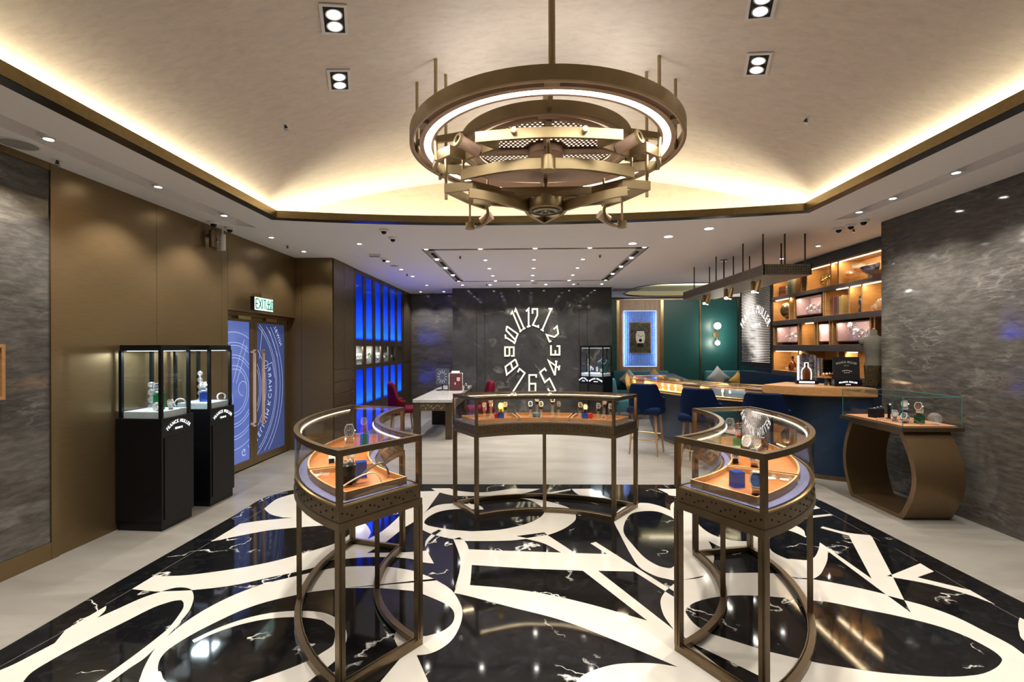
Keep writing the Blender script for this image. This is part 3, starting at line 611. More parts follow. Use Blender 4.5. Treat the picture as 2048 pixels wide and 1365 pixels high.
for a, b in mids: B(SX - .012, SX - .008, a, b, 1.375, 1.735).build('display_pane', M_GLASS, lb)
for a, b in mids[:2]: strip_lamp('shelf_led', (SX - .06, a + .1, 1.73), (SX - .08, b - .1, 1.73), .03, 7, COOL, (-.1, 0, -1))
pier = thing('drawer_pier', 'narrow bronze drawer pier right of the blue light panels', 'cabinet', (SX, 12.545, 0))
B(-.28, 0, 0, .84, 0, 3.195).build('pier_body', M_BRZD, pier)
for k in range(5): B(0, .014, .01, .83, .10 + k * .24, .10 + k * .24 + .232).build('drawer', M_BRZ, pier)
B(0, .014, .01, .83, 1.33, 3.19).build('cabinet_door', M_BRZ, pier)
# ---------------------------------------------------------------- rear marble walls
wb = struct(B(-4.2, -1.86, 13.40, 13.7, 0, CZ).build('wall_back', M_BACKM))
wc = struct(B(-1.80, 2.07, 12.25, 13.4, 0, CZ).build('wall_clock', M_BLACKS))
CY = 12.18
ex = [-1.87, -1.258, -1.049, 1.321, 1.521, 2.141]
for a, b in zip(ex[:-1], ex[1:]): B(a + .004, b - .004, CY, CY + .04, 0, CZ - .004).build('marble_slab', M_CLOCKM, wc)
B(-1.87, -1.84, CY + .04, 13.4, 0, CZ - .004).build('marble_slab', M_CLOCKM, wc); B(2.11, 2.141, CY + .04, 14.8, 0, CZ - .004).build('marble_slab', M_CLOCKM, wc)
# clock numerals
ck = thing('clock_numerals', 'ring of twelve glowing cream art deco numerals on the dark marble wall', 'clock', (.15, CY, 1.6))
cc = Crop(980, 600, 6.823)
NUM = {'12': [[(492,158),(527,122),(527,368)],[(503,372),(552,357)],[(580,190),(580,126),(645,126),(645,215),(584,345),(660,372),(658,345)]], '1': [[(798,122),(852,124)],[(836,124),(714,410)],[(694,403),(732,427)]],
 '2': [[(868,404),(913,362),(931,462),(880,508),(772,478),(812,572),(836,562)]], '3': [[(832,622),(832,750),(948,750),(948,632),(908,632)],[(892,752),(892,690)]], '4': [[(885,1030),(798,832),(940,932)],[(885,1030),(905,842)],[(890,838),(918,846)],[(948,896),(938,962)]],
 '5': [[(768,972),(745,938),(682,992),(747,1126),(812,1074),(892,1238),(880,1252),(815,1255),(788,1212)]], '6': [[(630,1062),(630,1027),(535,1027),(535,1256),(620,1256),(620,1146),(535,1146)]], '7': [[(378,988),(403,942),(475,1000),(314,1256)]],
 '8': [[(346,812),(378,896),(230,1022),(210,914),(346,812)],[(283,862),(312,955)]], '9': [[(265,765),(205,765),(205,648),(325,648),(325,766),(288,766)],[(265,648),(265,765)]], '10': [[(230,362),(380,468),(346,548),(222,418),(230,362)],[(208,476),(216,532)],[(214,512),(338,588)],[(328,604),(352,552)]],
 '11': [[(284,200),(305,163),(418,428)],[(404,440),(436,410)],[(338,168),(350,130),(464,392)],[(446,404),(482,384)]]}
for k, ls in NUM.items():
    g = MB()
    for ln in ls:
        pts = [at_y(*cc(p)[0], CY) for p in ln]
        g.strip(pts, .037, 0, .02)
    g.v = [(v[0] - .15, -v[2], v[1] - 1.6) for v in g.v]
    g.build('numeral', M_CLOCK, ck)
B(-1.87, -1.868, CY + .05, 13.3, .3, 3.0)
# ---------------------------------------------------------------- right: marble wall, alcove, shelving wall
wr = struct(B(XR + .03, XR + .25, YB, 5.95, 0, CZ).build('wall_right', M_BRZD))
for a, b in ((YB, .6), (.6, 3.25), (3.25, 5.99)): B(XR, XR + .03, a + .001, b - .001, 0, CZ).build('marble_panel', M_WALLM, wr)
B(XR + .03, 5.2, 5.95, 5.99, 0, CZ).build('marble_panel', M_WALLM, wr)
B(5.2, 5.25, 5.86, 11.2, 0, CZ).build('wall_shelving', M_NAVY)['kind'] = 'structure'
AY = 14.8
wa = struct(B(2.0, 7.2, AY + .03, AY + .2, 0, CZ).build('wall_alcove', M_BRZD))
for a, b in ((2.14, 2.742), (4.16, 5.235), (5.275, 6.36), (6.40, 7.2)): B(a, b - .003, AY, AY + .03, 0, 3.12).build('teal_panel', M_TEAL, wa)
for a, b in ((2.742, 2.825), (4.07, 4.158), (5.235, 5.275), (6.36, 6.40)): B(a, b, AY - .012, AY + .03, 0, 3.12).build('brass_trim', M_BRASS, wa)
for k in range(8): B(2.827 + k * .155, 2.827 + (k+1) * .155 - .003, AY, AY + .03, 0, 3.12).build('walnut_plank', M_WALN, wa)
B(2.14, 7.2, AY - .02, AY + .03, 3.122, 3.16).build('cornice', M_BRZ, wa)
struct(B(7.0, 7.2, 5.86, 15.0, 0, CZ).build('wall_far_right', M_NAVY))
struct(B(5.25, 7.0, 11.0, 11.2, 0, CZ).build('wall_shelving_end', M_NAVY))
struct(B(-4.25, XR + .25, YB - .2, YB, 0, CZ).build('wall_behind', M_BRZD))
# ================================================================== CEILING FIXTURES
def spot(name, parent, loc, watts, color, angle=95, blend=.6, radius=.03, aim=(0, 0, -1)):
    key = (name, watts, color, angle)
    L = _tc.get(key)
    if L is None:
        L = bpy.data.lights.new(name, 'SPOT'); L.energy = watts; L.color = color; L.spot_size = R(angle); L.spot_blend = blend; L.shadow_soft_size = radius; _tc[key] = L
    o = link(bpy.data.objects.new(name, L), parent); o.location = loc
    o.rotation_euler = Vector((0, 0, -1)).rotation_difference(Vector(aim)).to_euler(); return o
def downlight(r=.030, watts=K_DOWN, angle=110):
    t = thing('recessed_downlight', 'x', 'ceiling light', (0, 0, CZ))
    MB().annulus((0, 0), r, r + .014, -.006, .004, n=24).build('trim_ring', M_WHITE, t, 40)
    MB().lathe([(.001, -.003), (r, -.003), (r, .004), (.001, .004)], n=20).build('lens', M_LENS, t)
    spot('downlight_lamp', t, (0, 0, -.02), watts, WARM, angle); return t
d0 = downlight(watts=K_DOWN * .85); d1 = downlight(watts=K_DOWN * 1.4); used = [False, False]
def put_down(x, y, label, group, z=CZ):
    if x > 3.7 and x < 3.8 or -3.44 < x < -3.42:
        B(x - .045, x + .045, y - .045, y + .045, CZ + .016, CZ + .0995).build('lamp_can', M_CEIL, ceil)
    k = 1 if abs(z - CZ - .012) < 1e-6 and (x < -3.3 or 3.7 < x < 3.8) else 0; src = (d0, d1)[k]
    o = src if not used[k] else dup(src); used[k] = True
    o.location = (x, y, z); o['label'] = label; o['group'] = group; return o
for i, y in enumerate((-.7, .65, 2.0, 3.376, 4.411, 5.394)): put_down(-3.43, y, '%s downlight from the far end of the trench above the bronze wall' % ORD[5 - i], 'downlights of the left trench', CZ + .012)
for i, y in enumerate((-.7, .65, 2.0, 3.4, 4.4, 5.06, 5.58)[2:]): put_down(3.75, (2.0, 3.3, 4.33, 5.06, 5.56)[i], '%s downlight from the far end of the trench above the right marble wall' % ORD[4 - i], 'downlights of the right trench', CZ + .012)
for x, y in ((-3.446, 6.44), (-3.446, 7.40)): put_down(x, y, '%s of two downlights close to the bronze wall between trench and corner' % ('nearer' if y < 7 else 'farther'), 'downlights near the door')
for di, (x, y) in enumerate(((-2.40, 6.89), (-2.40, 8.30), (-2.39, 9.185), (-2.385, 10.08), (-2.39, 11.55), (-2.84, 12.91), (-2.215, 12.91))): put_down(x, y, '%s downlight from the front in the row beside the blue panels' % ORD[di] if di < 5 else '%s of the pair of downlights at the rear left wall' % ('left', 'right')[di - 5], 'downlights beside the blue panels')
for ri, y in enumerate((7.38, 8.28, 9.17, 10.08, 10.96)):
    RN = ('first', 'second', 'third', 'fourth', 'last')[ri]
    for x in (-1.536, 1.79): put_down(x, y, 'downlight in the %s slot of the rear ceiling panel, %s from the front' % ('left' if x < 0 else 'right', RN), 'downlights in the ceiling slot', CZ + .012)
    for x in (-.70, .136, .967): put_down(x, y, 'downlight of the rear ceiling grid, %s column, %s row from the front' % ('left' if x < 0 else 'middle' if x < .5 else 'right', RN), 'downlights of the ceiling grid', CZ + (.012 if y in (7.38, 10.96) else 0))
for xi, x in enumerate((-1.53, -.865, -.20, .464, 1.13, 1.797)): put_down(x, 11.56, '%s downlight from the left in the last row before the clock wall' % ('first', 'second', 'third', 'fourth', 'fifth', 'sixth')[xi], 'downlights before the clock wall')
for x, y in ((4.36, 7.36), (4.36, 8.39), (4.36, 9.44), (4.36, 10.46)): put_down(x, y, 'downlight above the bookshelves, %s from the marble wall' % {7.36: 'first', 8.39: 'second', 9.44: 'third', 10.46: 'fourth'}[y], 'downlights above the bookshelves')
for i, (x, y) in enumerate(((2.318, 6.20), (1.933, 6.63), (1.54, 7.05))):
    t = thing('adjustable_spotlight', ('largest of three tilted recessed spotlights in the ceiling before the bar', 'middle one of three tilted recessed spotlights in the ceiling', 'farthest of three tilted recessed spotlights, nearest the slot corner')[i], 'ceiling light', (x, y, CZ), .6, 'tilted recessed spotlights')
    MB().annulus((0, 0), .055, .068, -.006, .004, n=24).build('trim_ring', M_WHITE, t); MB().lathe([(.001, -.012), (.048, -.004), (.055, .004), (.001, .004)], n=18).build('lens', M_LENS, t); spot('spot_lamp', t, (0, 0, -.03), K_DOWN * 1.6, WARM, 80)
# twin spotlights let into the vault
def twin(x, y, label):
    z = vault_z(x); sl_ = math.atan(-.12 * (x - .1)); t = thing('twin_spotlight', label, 'ceiling light', (x, y, z - .004), 0, 'twin spotlights in the vault'); t.rotation_euler = (Matrix.Rotation(-sl_, 3, 'Y') @ Matrix.Rotation(R(19) * (1 if x < 0 else -1), 3, 'Z')).to_euler()
    w, l = .082, .135; fr = MB()
    fr.box(-w, w, -l, -l + .02, -.008, .0).box(-w, w, l - .02, l, -.008, .0).box(-w, -w + .02, -l + .02, l - .02, -.008, 0).box(w - .02, w, -l + .02, l - .02, -.008, 0)
    fr.build('frame', M_WHITE, t); B(-w + .02, w - .02, -l + .02, l - .02, -.004, -.001).build('housing', M_BLACKS, t)
    for s_ in (-1, 1):
        r = MB().annulus((0, s_ * .053), .042, .051, -.012, -.002, n=24).build('lamp_ring', M_SILVER, t, 40); MB().lathe([(.001, -.009), (.042, -.009), (.042, -.004), (.001, -.004)], (0, s_ * .053, 0), 20).build('lens', M_LENS2, r)
        spot('vault_spot_lamp', t, (0, s_ * .053, -.03), 95, WARM, 85, aim=(.22 * (1 if x > 0 else -1), .1 * s_, -1))
for a in ((-1.20, 3.0, 'nearer of the two twin spotlights left of the chandelier'), (-1.41, 3.62, 'farther of the two twin spotlights left of the chandelier'), (1.42, 2.95, 'nearer of the two twin spotlights right of the chandelier'), (1.66, 3.51, 'farther of the two twin spotlights right of the chandelier'),
          ): twin(*a)
for x in (-1.2, 1.5):
    for y in (1.6, .3): twin(x, y, 'twin spotlight in the near part of the vault, %s side, %s one' % ('left' if x < 0 else 'right', 'farther' if y > 1 else 'nearer'))
# sprinklers, cameras, speakers, sensors
def sprinkler(x, y, z, label, tilt=0):
    t = thing('sprinkler', label, 'sprinkler', (x, y, z), 0, 'ceiling sprinklers'); t.rotation_euler = (0, tilt, 0)
    MB().lathe([(.001, -.006), (.036, -.006), (.04, 0), (.001, 0)], n=16).build('escutcheon', M_WHITE, t); MB().cyl((0, 0, -.04), (0, 0, -.006), .009, 8).cyl((-.012, 0, -.04), (-.012, 0, -.018), .003, 6).cyl((.012, 0, -.04), (.012, 0, -.018), .003, 6).build('head', M_BRZD, t); MB().lathe([(.001, -.046), (.02, -.046), (.02, -.041), (.001, -.041)], n=12).build('deflector', M_SILVER, t)
sp = [(-3.71, 3.72, 'sprinkler head near the left wall speaker grille'), (-3.48, 6.95, 'sprinkler head between two downlights near the door'), (-2.42, 9.75, 'sprinkler head in the row beside the blue panels'), (-1.08, 7.89, 'left front sprinkler head inside the slot-framed ceiling panel'), (1.20, 7.90, 'right front sprinkler head inside the slot-framed ceiling panel'), (-.93, 11.38, 'left sprinkler head just before the clock wall'), (1.21, 11.33, 'right sprinkler head just before the clock wall'), (4.18, 6.3, 'sprinkler head above the end of the bar by the marble wall')]
for x, y, l in sp: sprinkler(x, y, CZ, l)
sprinkler(-2.04, 4.04, vault_z(-2.04), 'sprinkler head on the left flank of the vault', -math.atan(-.12 * -2.14)); sprinkler(2.31, 4.05, vault_z(2.31), 'sprinkler head on the right flank of the vault', -math.atan(-.12 * 2.21))
def dome(x, y, label):
    t = thing('dome_camera', label, 'camera', (x, y, CZ), 0, 'dome cameras')
    MB().lathe([(.001, -.03), (.045, -.03), (.058, -.02), (.062, 0), (.001, 0)], n=20).build('camera_base', M_WHITE, t, 40); MB().ell((0, 0, -.03), .034, .034, .034, 14, 9).build('camera_dome', M_BLACK, t, 60)
for a in ((-3.70, 5.62, 'white dome camera on the left ceiling, the nearer of a pair by the wall'), (-3.68, 5.90, 'white dome camera on the left ceiling, the farther of a pair by the wall'), (-1.80, 6.07, 'white dome camera just behind the cove edge, nearer of two'), (-1.81, 6.52, 'white dome camera behind the cove edge, farther of two'), (-2.38, 8.04, 'white dome camera beside a downlight near the blue panels'), (3.96, 6.25, 'dome camera farthest from the marble wall in a row of three'), (4.0, 6.08, 'middle dome camera in a row of three by the marble wall'), (4.01, 5.87, 'dome camera nearest the cove in a row of three')): dome(*a)
for i, (y, mt, l) in enumerate(((5.72, M_BRZ, 'bronze bullet camera hanging on the left wall'), (5.92, M_WHITE, 'white bullet camera hanging on the left wall'))):
    t = thing('bullet_camera', l, 'camera', (XL + .06, y, 3.02)); MB().cyl((0, 0, -.10), (0, 0, .10), .035, 16).build('camera_body', mt, t, 40); B(-.058, .0, -.015, .015, .02, .06).build('bracket', mt, t); MB().cyl((0, 0, .10), (0, 0, .178), .01, 8).build('mount_stem', mt, t)
for x, y, r, l in ((-3.70, 3.42, .12, 'large round ceiling speaker grille at the left edge'), (-2.41, 8.77, .085, 'round ceiling speaker grille beside the blue panels'), (.2, 11.3, .08, 'round ceiling grille before the clock wall')):
    t = thing('ceiling_speaker', l, 'speaker', (x, y, CZ)); MB().annulus((0, 0), r - .012, r, -.008, 0, n=32).build('rim', M_WHITE, t); MB().lathe([(.001, -.005), (r - .012, -.005), (r - .012, 0), (.001, 0)], n=28).build('grille', mat('grille_grey', (.30, .30, .28), .7, scale=300, var=.2), t)
t = thing('wall_sensor_box', 'white slatted wireless box on the ceiling near the blue panels', 'access point', (-2.43, 7.69, CZ), .3); B(-.09, .09, -.06, .06, -.035, 0).build('housing', M_WHITE, t)
for k in range(4): B(-.08, .08, -.05 + k * .028, -.04 + k * .028, -.039, -.035).build('slat', M_CEILD, t)
t = thing('ceiling_vent', 'dark slatted air vent in the ceiling between clock wall and alcove', 'vent', (2.62, 12.75, CZ)); B(-.30, .30, -.22, .22, -.006, 0).build('backing', M_LIP, t); MB().strip([(-.32, -.24), (.32, -.24), (.32, .24), (-.32, .24)], .03, -.012, 0, closed=True).build('frame', M_CEILD, t)
for k in range(6): B(-.30, .30, -.20 + k * .07, -.17 + k * .07, -.011, -.006).build('slat', M_CEILD, t)
# exit sign
t = thing('exit_sign', 'lit white exit sign with green bilingual lettering above the glass doors', 'sign', (-3.72, 6.70, 2.32))
B(-.028, .028, -.24, .24, -.10, .085).build('sign_case', M_BLACKS, t); B(.028, .032, -.235, .235, -.095, .08).build('sign_face', emis('exit_white', (.85, 1.0, .95), .75), t)
g = MB(); gp = lambda y, z: (y, z)
S_ = [[(-.215,.055),(-.215,-.07)],[(-.215,.055),(-.155,.055)],[(-.215,-.008),(-.165,-.008)],[(-.215,-.07),(-.155,-.07)], [(-.14,.06),(-.07,-.075)],[(-.07,.06),(-.14,-.075)], [(-.048,.06),(-.048,-.075)], [(-.022,.055),(.045,.055)],[(.012,.055),(.012,-.075)],
      [(.112,.065),(.112,-.07)],[(.072,.045),(.072,.002),(.152,.002),(.152,.045)],[(.062,-.02),(.062,-.068),(.162,-.068),(.162,-.02)], [(.182,.05),(.182,-.065),(.225,-.065),(.225,.05),(.182,.05)]]
for ln in S_: g.strip(ln, .017, 0, .003)
g.v = [(.033 + v[2], v[0], v[1]) for v in g.v]; g.build('lettering', mat('exit_green', (.0, .30, .19), .5), t)
B(-.02, .02, -.05, .26, .085, .16).build('mounting_bracket', M_BRASS, t); B(-.118, -.02, -.03, .03, .10, .15).build('wall_arm', M_BRASS, t)

# ================================================================== CHANDELIER
CH = (.155, 3.83)
ch = thing('chandelier', 'huge tiered bronze ring chandelier with glowing led ring hanging from the vault', 'chandelier', (CH[0], CH[1], 0))
Z0 = 3.235
def cpart(mb, name, mt, par=ch, smooth=35): return mb.build(name, mt, par, smooth)
cpart(MB().annulus((0, 0), 1.032, 1.052, Z0, Z0 + .092, n=96), 'outer_ring_band', M_CHB)
cpart(MB().annulus((0, 0), 1.020, 1.034, Z0, Z0 + .012, n=96), 'outer_ring_flange', M_ROSE)
rb = cpart(MB().annulus((0, 0), .962, .978, Z0, Z0 + .09, n=96).annulus((0, 0), .944, .964, Z0, Z0 + .012, n=96).annulus((0, 0), .872, .892, Z0, Z0 + .05, n=96).annulus((0, 0), .88, .97, Z0 + .045, Z0 + .055, n=96), 'led_ring_housing', M_ROSE)
for k in range(6):
    a = R(-90 + 60 * k); cpart(MB().annulus((0, 0), .892, .944, Z0 + .003, Z0 + .02, a + R(.35), a + R(59.65), 24), 'led_ring_diffuser', M_LEDRING, rb)
    L = bpy.data.lights.new('ring_lamp', 'AREA'); L.shape = 'RECTANGLE'; L.size = .85; L.size_y = .05; L.energy = 3; L.color = WARM
    o = link(bpy.data.objects.new('ring_lamp', L), ch); am = a + R(30); o.location = (.918 * math.cos(am), .918 * math.sin(am), Z0 - .012); o.rotation_euler = (0, 0, am + PI/2)
    U = bpy.data.lights.new('uplight_lamp', 'AREA'); U.shape = 'RECTANGLE'; U.size = .85; U.size_y = .05; U.energy = .9; U.color = WARM; o = link(bpy.data.objects.new('uplight_lamp', U), ch); o.location = (.60 * math.cos(am), .60 * math.sin(am), Z0 + .10); o.rotation_euler = (PI, 0, am + PI/2)
    g = MB(); ca, sa = math.cos(a), math.sin(a)
    for s_ in (-1, 1): g.annulus((0, 0), .975, 1.035, Z0 + .002, Z0 + .03, a + s_ * R(2.2) - R(.5), a + s_ * R(2.2) + R(.5), 2)
    g.annulus((0, 0), .97, 1.036, Z0 + .0005, Z0 + .008, a - R(2.6), a + R(2.6), 6); cpart(g, 'bridge_plate', M_CHB)
# inner drum ring with slots, spokes and perforated plates
cpart(MB().annulus((0, 0), .645, .665, Z0, Z0 + .085, n=80), 'drum_ring_band', M_CHB)
g = MB().annulus((0, 0), .61, .648, Z0, Z0 + .012, n=80).annulus((0, 0), .535, .565, Z0, Z0 + .012, n=80)
for k in range(6): g.annulus((0, 0), .56, .615, Z0, Z0 + .012, R(-97 + 60 * k), R(-83 + 60 * k), 8)
cpart(g, 'drum_ring_flange', M_ROSE)
M_PERF, nt_, b_, N_f, lk_ = node_mat('perforated_rose_bronze', .3); b_.inputs['Base Color'].default_value = (.30, .19, .12, 1); b_.inputs['Metallic'].default_value = .9
plate = cpart(MB().annulus((0, 0), .12, .54, Z0 + .03, Z0 + .036, n=64), 'perforated_plate', M_PERF)
g = MB()
for i in range(-15, 16):
    for j in range(-15, 16):
        x, y = i * .036 + (j % 2) * .018, j * .031; r_ = math.hypot(x, y)
        if .17 < r_ < .52 and abs(x) > .035 and abs(y) > .04: g.lathe([(.0005, 0), (.0105 - .004 * (r_ - .17), 0)], (x, y, Z0 + .0285), 7)
stuff(cpart(g, 'lit_perforations', emis('perforation_glow', (1, .86, .66), .9), plate, None))
g = MB()
for k in range(4):
    a = R(45 * 0 + 90 * k); ca, sa = math.cos(a), math.sin(a); nx, ny_ = -sa * .02, ca * .02
    g.prism([(ca*.10+nx, sa*.10+ny_), (ca*.56+nx, sa*.56+ny_), (ca*.56-nx, sa*.56-ny_), (ca*.10-nx, sa*.10-ny_)], Z0 - .01, Z0 + .02)
cpart(g, 'spoke', M_ROSE); cpart(MB().lathe([(.001, -.03), (.13, -.03), (.14, -.024), (.14, .035), (.001, .035)], (0, 0, Z0), 36), 'hub_disc', M_ROSE)
for s_ in (-1, 1):
    for a_, b_2 in (((s_ * .62, .20), (s_ * .95, .26)), ((s_ * .60, -.25), (s_ * .98, -.12)), ((0, s_ * .655), (0, s_ * .97))):
        cpart(MB().strip([a_, b_2], .03, Z0 + .02, Z0 + .07), 'tie_bar', M_CHB)
    pts = [(s_ * (.60 + .33 * t), .30 - .22 * math.sin(t * PI / 2)) for t in [i / 10 for i in range(11)]]
    cpart(MB().strip([(s_ * (.66 + .28 * t), .15 + .40 * t ** 1.6) for t in [i / 10 for i in range(11)]], .022, Z0 - .01, Z0 + .055), 'curved_stay', M_CHB)
# upper bridge: a band following a watch-bridge outline
zu0, zu1 = 3.085, 3.155
fr_ = [(-.47 + .94 * i / 16, -.57 - .055 * math.cos((i / 8 - 1) * PI / 2)) for i in range(17)]
up = fr_ + [(.36, -.46), (.60, -.27), (.70, -.36), (.80, -.27), (.86, -.12), (.875, -.02), (.66, .03), (.45, .06), (.30, .16), (0, .20), (-.30, .16), (-.45, .06), (-.66, .03), (-.875, -.02), (-.86, -.12), (-.80, -.27), (-.70, -.36), (-.60, -.27), (-.36, -.46)]
cpart(MB().strip(up, .026, zu0, zu1, closed=True), 'upper_bridge', M_CHB)
for x in (-.235, .235): cpart(MB().cyl((x, -.66, 3.13), (x, -.60, 3.13), .019, 12), 'knurled_screw', M_ROSE)
for s_ in (-1, 1):
    g = MB().cyl((s_ * .50, -.36, 3.11), (s_ * .62, -.46, 3.15), .043, 16); b1 = cpart(g, 'spot_head', M_ROSE); cpart(MB().annulus((0, 0), .027, .05, 0, .02, n=20).xf(Matrix.Translation((s_ * .62, -.46, 3.15)) @ Vector((0, 0, 1)).rotation_difference(Vector((s_ * .12, -.10, .04))).to_matrix().to_4x4()), 'spot_bezel', M_CHB, b1); cpart(MB().cyl((s_ * .60, -.445, 3.143), (s_ * .626, -.466, 3.152), .027, 14), 'spot_lens', M_BLACK, b1)
    g2 = MB().cyl((s_ * .44, .12, 2.78), (s_ * .52, .16, 2.74), .038, 14); cpart(g2, 'spot_head', M_ROSE)
# gull-wing middle bridge
zm0, zm1 = 2.935, 3.01
gl = [(-.63, -.27)] + [(-.63 + .56 * i / 8, -.27 - .20 * math.sin(i / 8 * PI / 2)) for i in range(1, 9)] + [(.07 + .56 * i / 8, -.47 + .20 * (1 - math.cos(i / 8 * PI / 2))) for i in range(1, 9)]
cpart(MB().strip(gl, .03, zm0, zm1), 'gull_bridge', M_CHB); cpart(MB().cyl((0, -.47, zm0 - .012), (0, -.47, zm1 + .012), .052, 20), 'bridge_boss', M_CHB)
plt = [(-.62, -.24), (-.30, -.38), (0, -.43), (.30, -.38), (.62, -.24), (.44, .02), (.22, .06), (0, .08), (-.22, .06), (-.44, .02)]
cpart(MB().prism(plt, zm1 + .02, zm1 + .026), 'middle_plate', M_ROSE)
# lower polygon band and V keel
zl0, zl1 = 2.86, 2.925
lo = [(-.75, -.22), (-.62, .05), (-.50, .22), (-.42, .05), (-.20, -.02), (-.12, .10), (.12, .10), (.24, .0), (.44, .06), (.50, .22), (.62, .05), (.75, -.22), (.55, -.28), (.35, -.12), (-.35, -.12), (-.55, -.28)]
cpart(MB().strip(lo, .024, zl0, zl1, closed=True), 'lower_band', M_CHB)
zk0, zk1 = 2.765, 2.83
kl = [(-.56 + .405 * i / 8, -.40 + .36 * (i / 8) ** 1.4) for i in range(9)] + [(-.14, .05), (0, .34)]
kr = [(-p[0], p[1]) for p in kl]
cpart(MB().strip(kl, .026, zk0, zk1), 'keel_arm', M_CHB); cpart(MB().strip(kr, .026, zk0, zk1), 'keel_arm', M_CHB)
cpart(MB().strip([(-.55, -.22), (-.25, -.12), (-.12, .02)], .03, zk0 + .01, zk1 + .06), 'keel_arm', M_CHB); cpart(MB().strip([(.55, -.22), (.25, -.12), (.12, .02)], .03, zk0 + .01, zk1 + .02), 'keel_arm', M_CHB)
em = cpart(MB().lathe([(.001, 0), (.13, 0), (.138, .01), (.138, .10), (.001, .10)], (0, .0, 2.775), 36), 'emblem_drum', M_CHB)
M_EMB = mat('emblem_dark', (.012, .009, .006), .4, .5)
g = MB().annulus((0, 0), .10, .108, 2.771, 2.776, n=40).annulus((0, 0), .116, .122, 2.771, 2.776, n=40)
for s_ in (-1, 1):
    g.strip([(s_ * .015, -.03), (s_ * .03, .0), (s_ * .05, -.005), (s_ * .075, .03), (s_ * .055, .045), (s_ * .04, .02)], .009, 2.771, 2.776); g.strip([(s_ * .02, .05), (s_ * .012, .02)], .01, 2.771, 2.776)
g.strip([(-.02, .05), (.02, .05)], .012, 2.771, 2.776); cpart(g, 'emblem_relief', M_EMB, em, None)
for s_ in (-1, 1):
    hk = [(s_ * (.50 + .0 * t) + s_ * .11 * math.cos(t), 0, 2.76 + .10 * math.sin(t)) for t in []]
    ring_ = []
    for i in range(15):
        t = R(75 - i * 160 / 14); ring_.append((s_ * (.57 - .115 * math.cos(t)), .0, 2.765 + .115 * math.sin(t)))
    g = MB(); w_ = .03
    g.loft([[(p[0] - .010 * s_, -w_, p[2]), (p[0] + .012 * s_, -w_, p[2]), (p[0] + .012 * s_, w_, p[2]), (p[0] - .010 * s_, w_, p[2])] for p in ring_]); h_ = cpart(g, 'hook', M_CHB)
    cpart(MB().cyl((s_ * .60, 0, 2.64), (s_ * .60, 0, 2.69), .036, 18), 'hook_boss', M_CHB, h_); cpart(MB().cyl((s_ * .60, 0, 2.69), (s_ * .60, 0, 2.90), .009, 8), 'hook_rod', M_ROSE, h_)
# suspension rods up to the vault
def rod(x, y, z0, r=.012, z1=None, name='suspension_rod'): cpart(MB().cyl((x, y, z0), (x, y, (z1 or vault_z(CH[0] + x) + .01)), r, 10), name, M_CHB)
rod(.0, -.985, Z0 + .02, .021)
for s_ in (-1, 1): rod(s_ * 1.02, 0, Z0 + .02); rod(s_ * .82, -.27, zu0, .013); rod(s_ * .78, -.06, zl0, .012)
rod(0, .985, Z0 + .02); rod(0, 0, Z0, .02); cpart(MB().lathe([(.001, 0), (.08, 0), (.08, .03), (.001, .03)], (0, 0, vault_z(CH[0]) - .03), 24), 'ceiling_rose', M_CHB)
rod(0, -.47, zm1, .014, Z0, 'drop_rod'); rod(0, 0, 2.875, .016, Z0, 'drop_rod')
for s_ in (-1, 1): rod(s_ * .46, .02, zl1, .01, zu0 + .03, 'drop_rod'); rod(s_ * .62, -.25, zm1, .01, zu0 + .02, 'drop_rod')

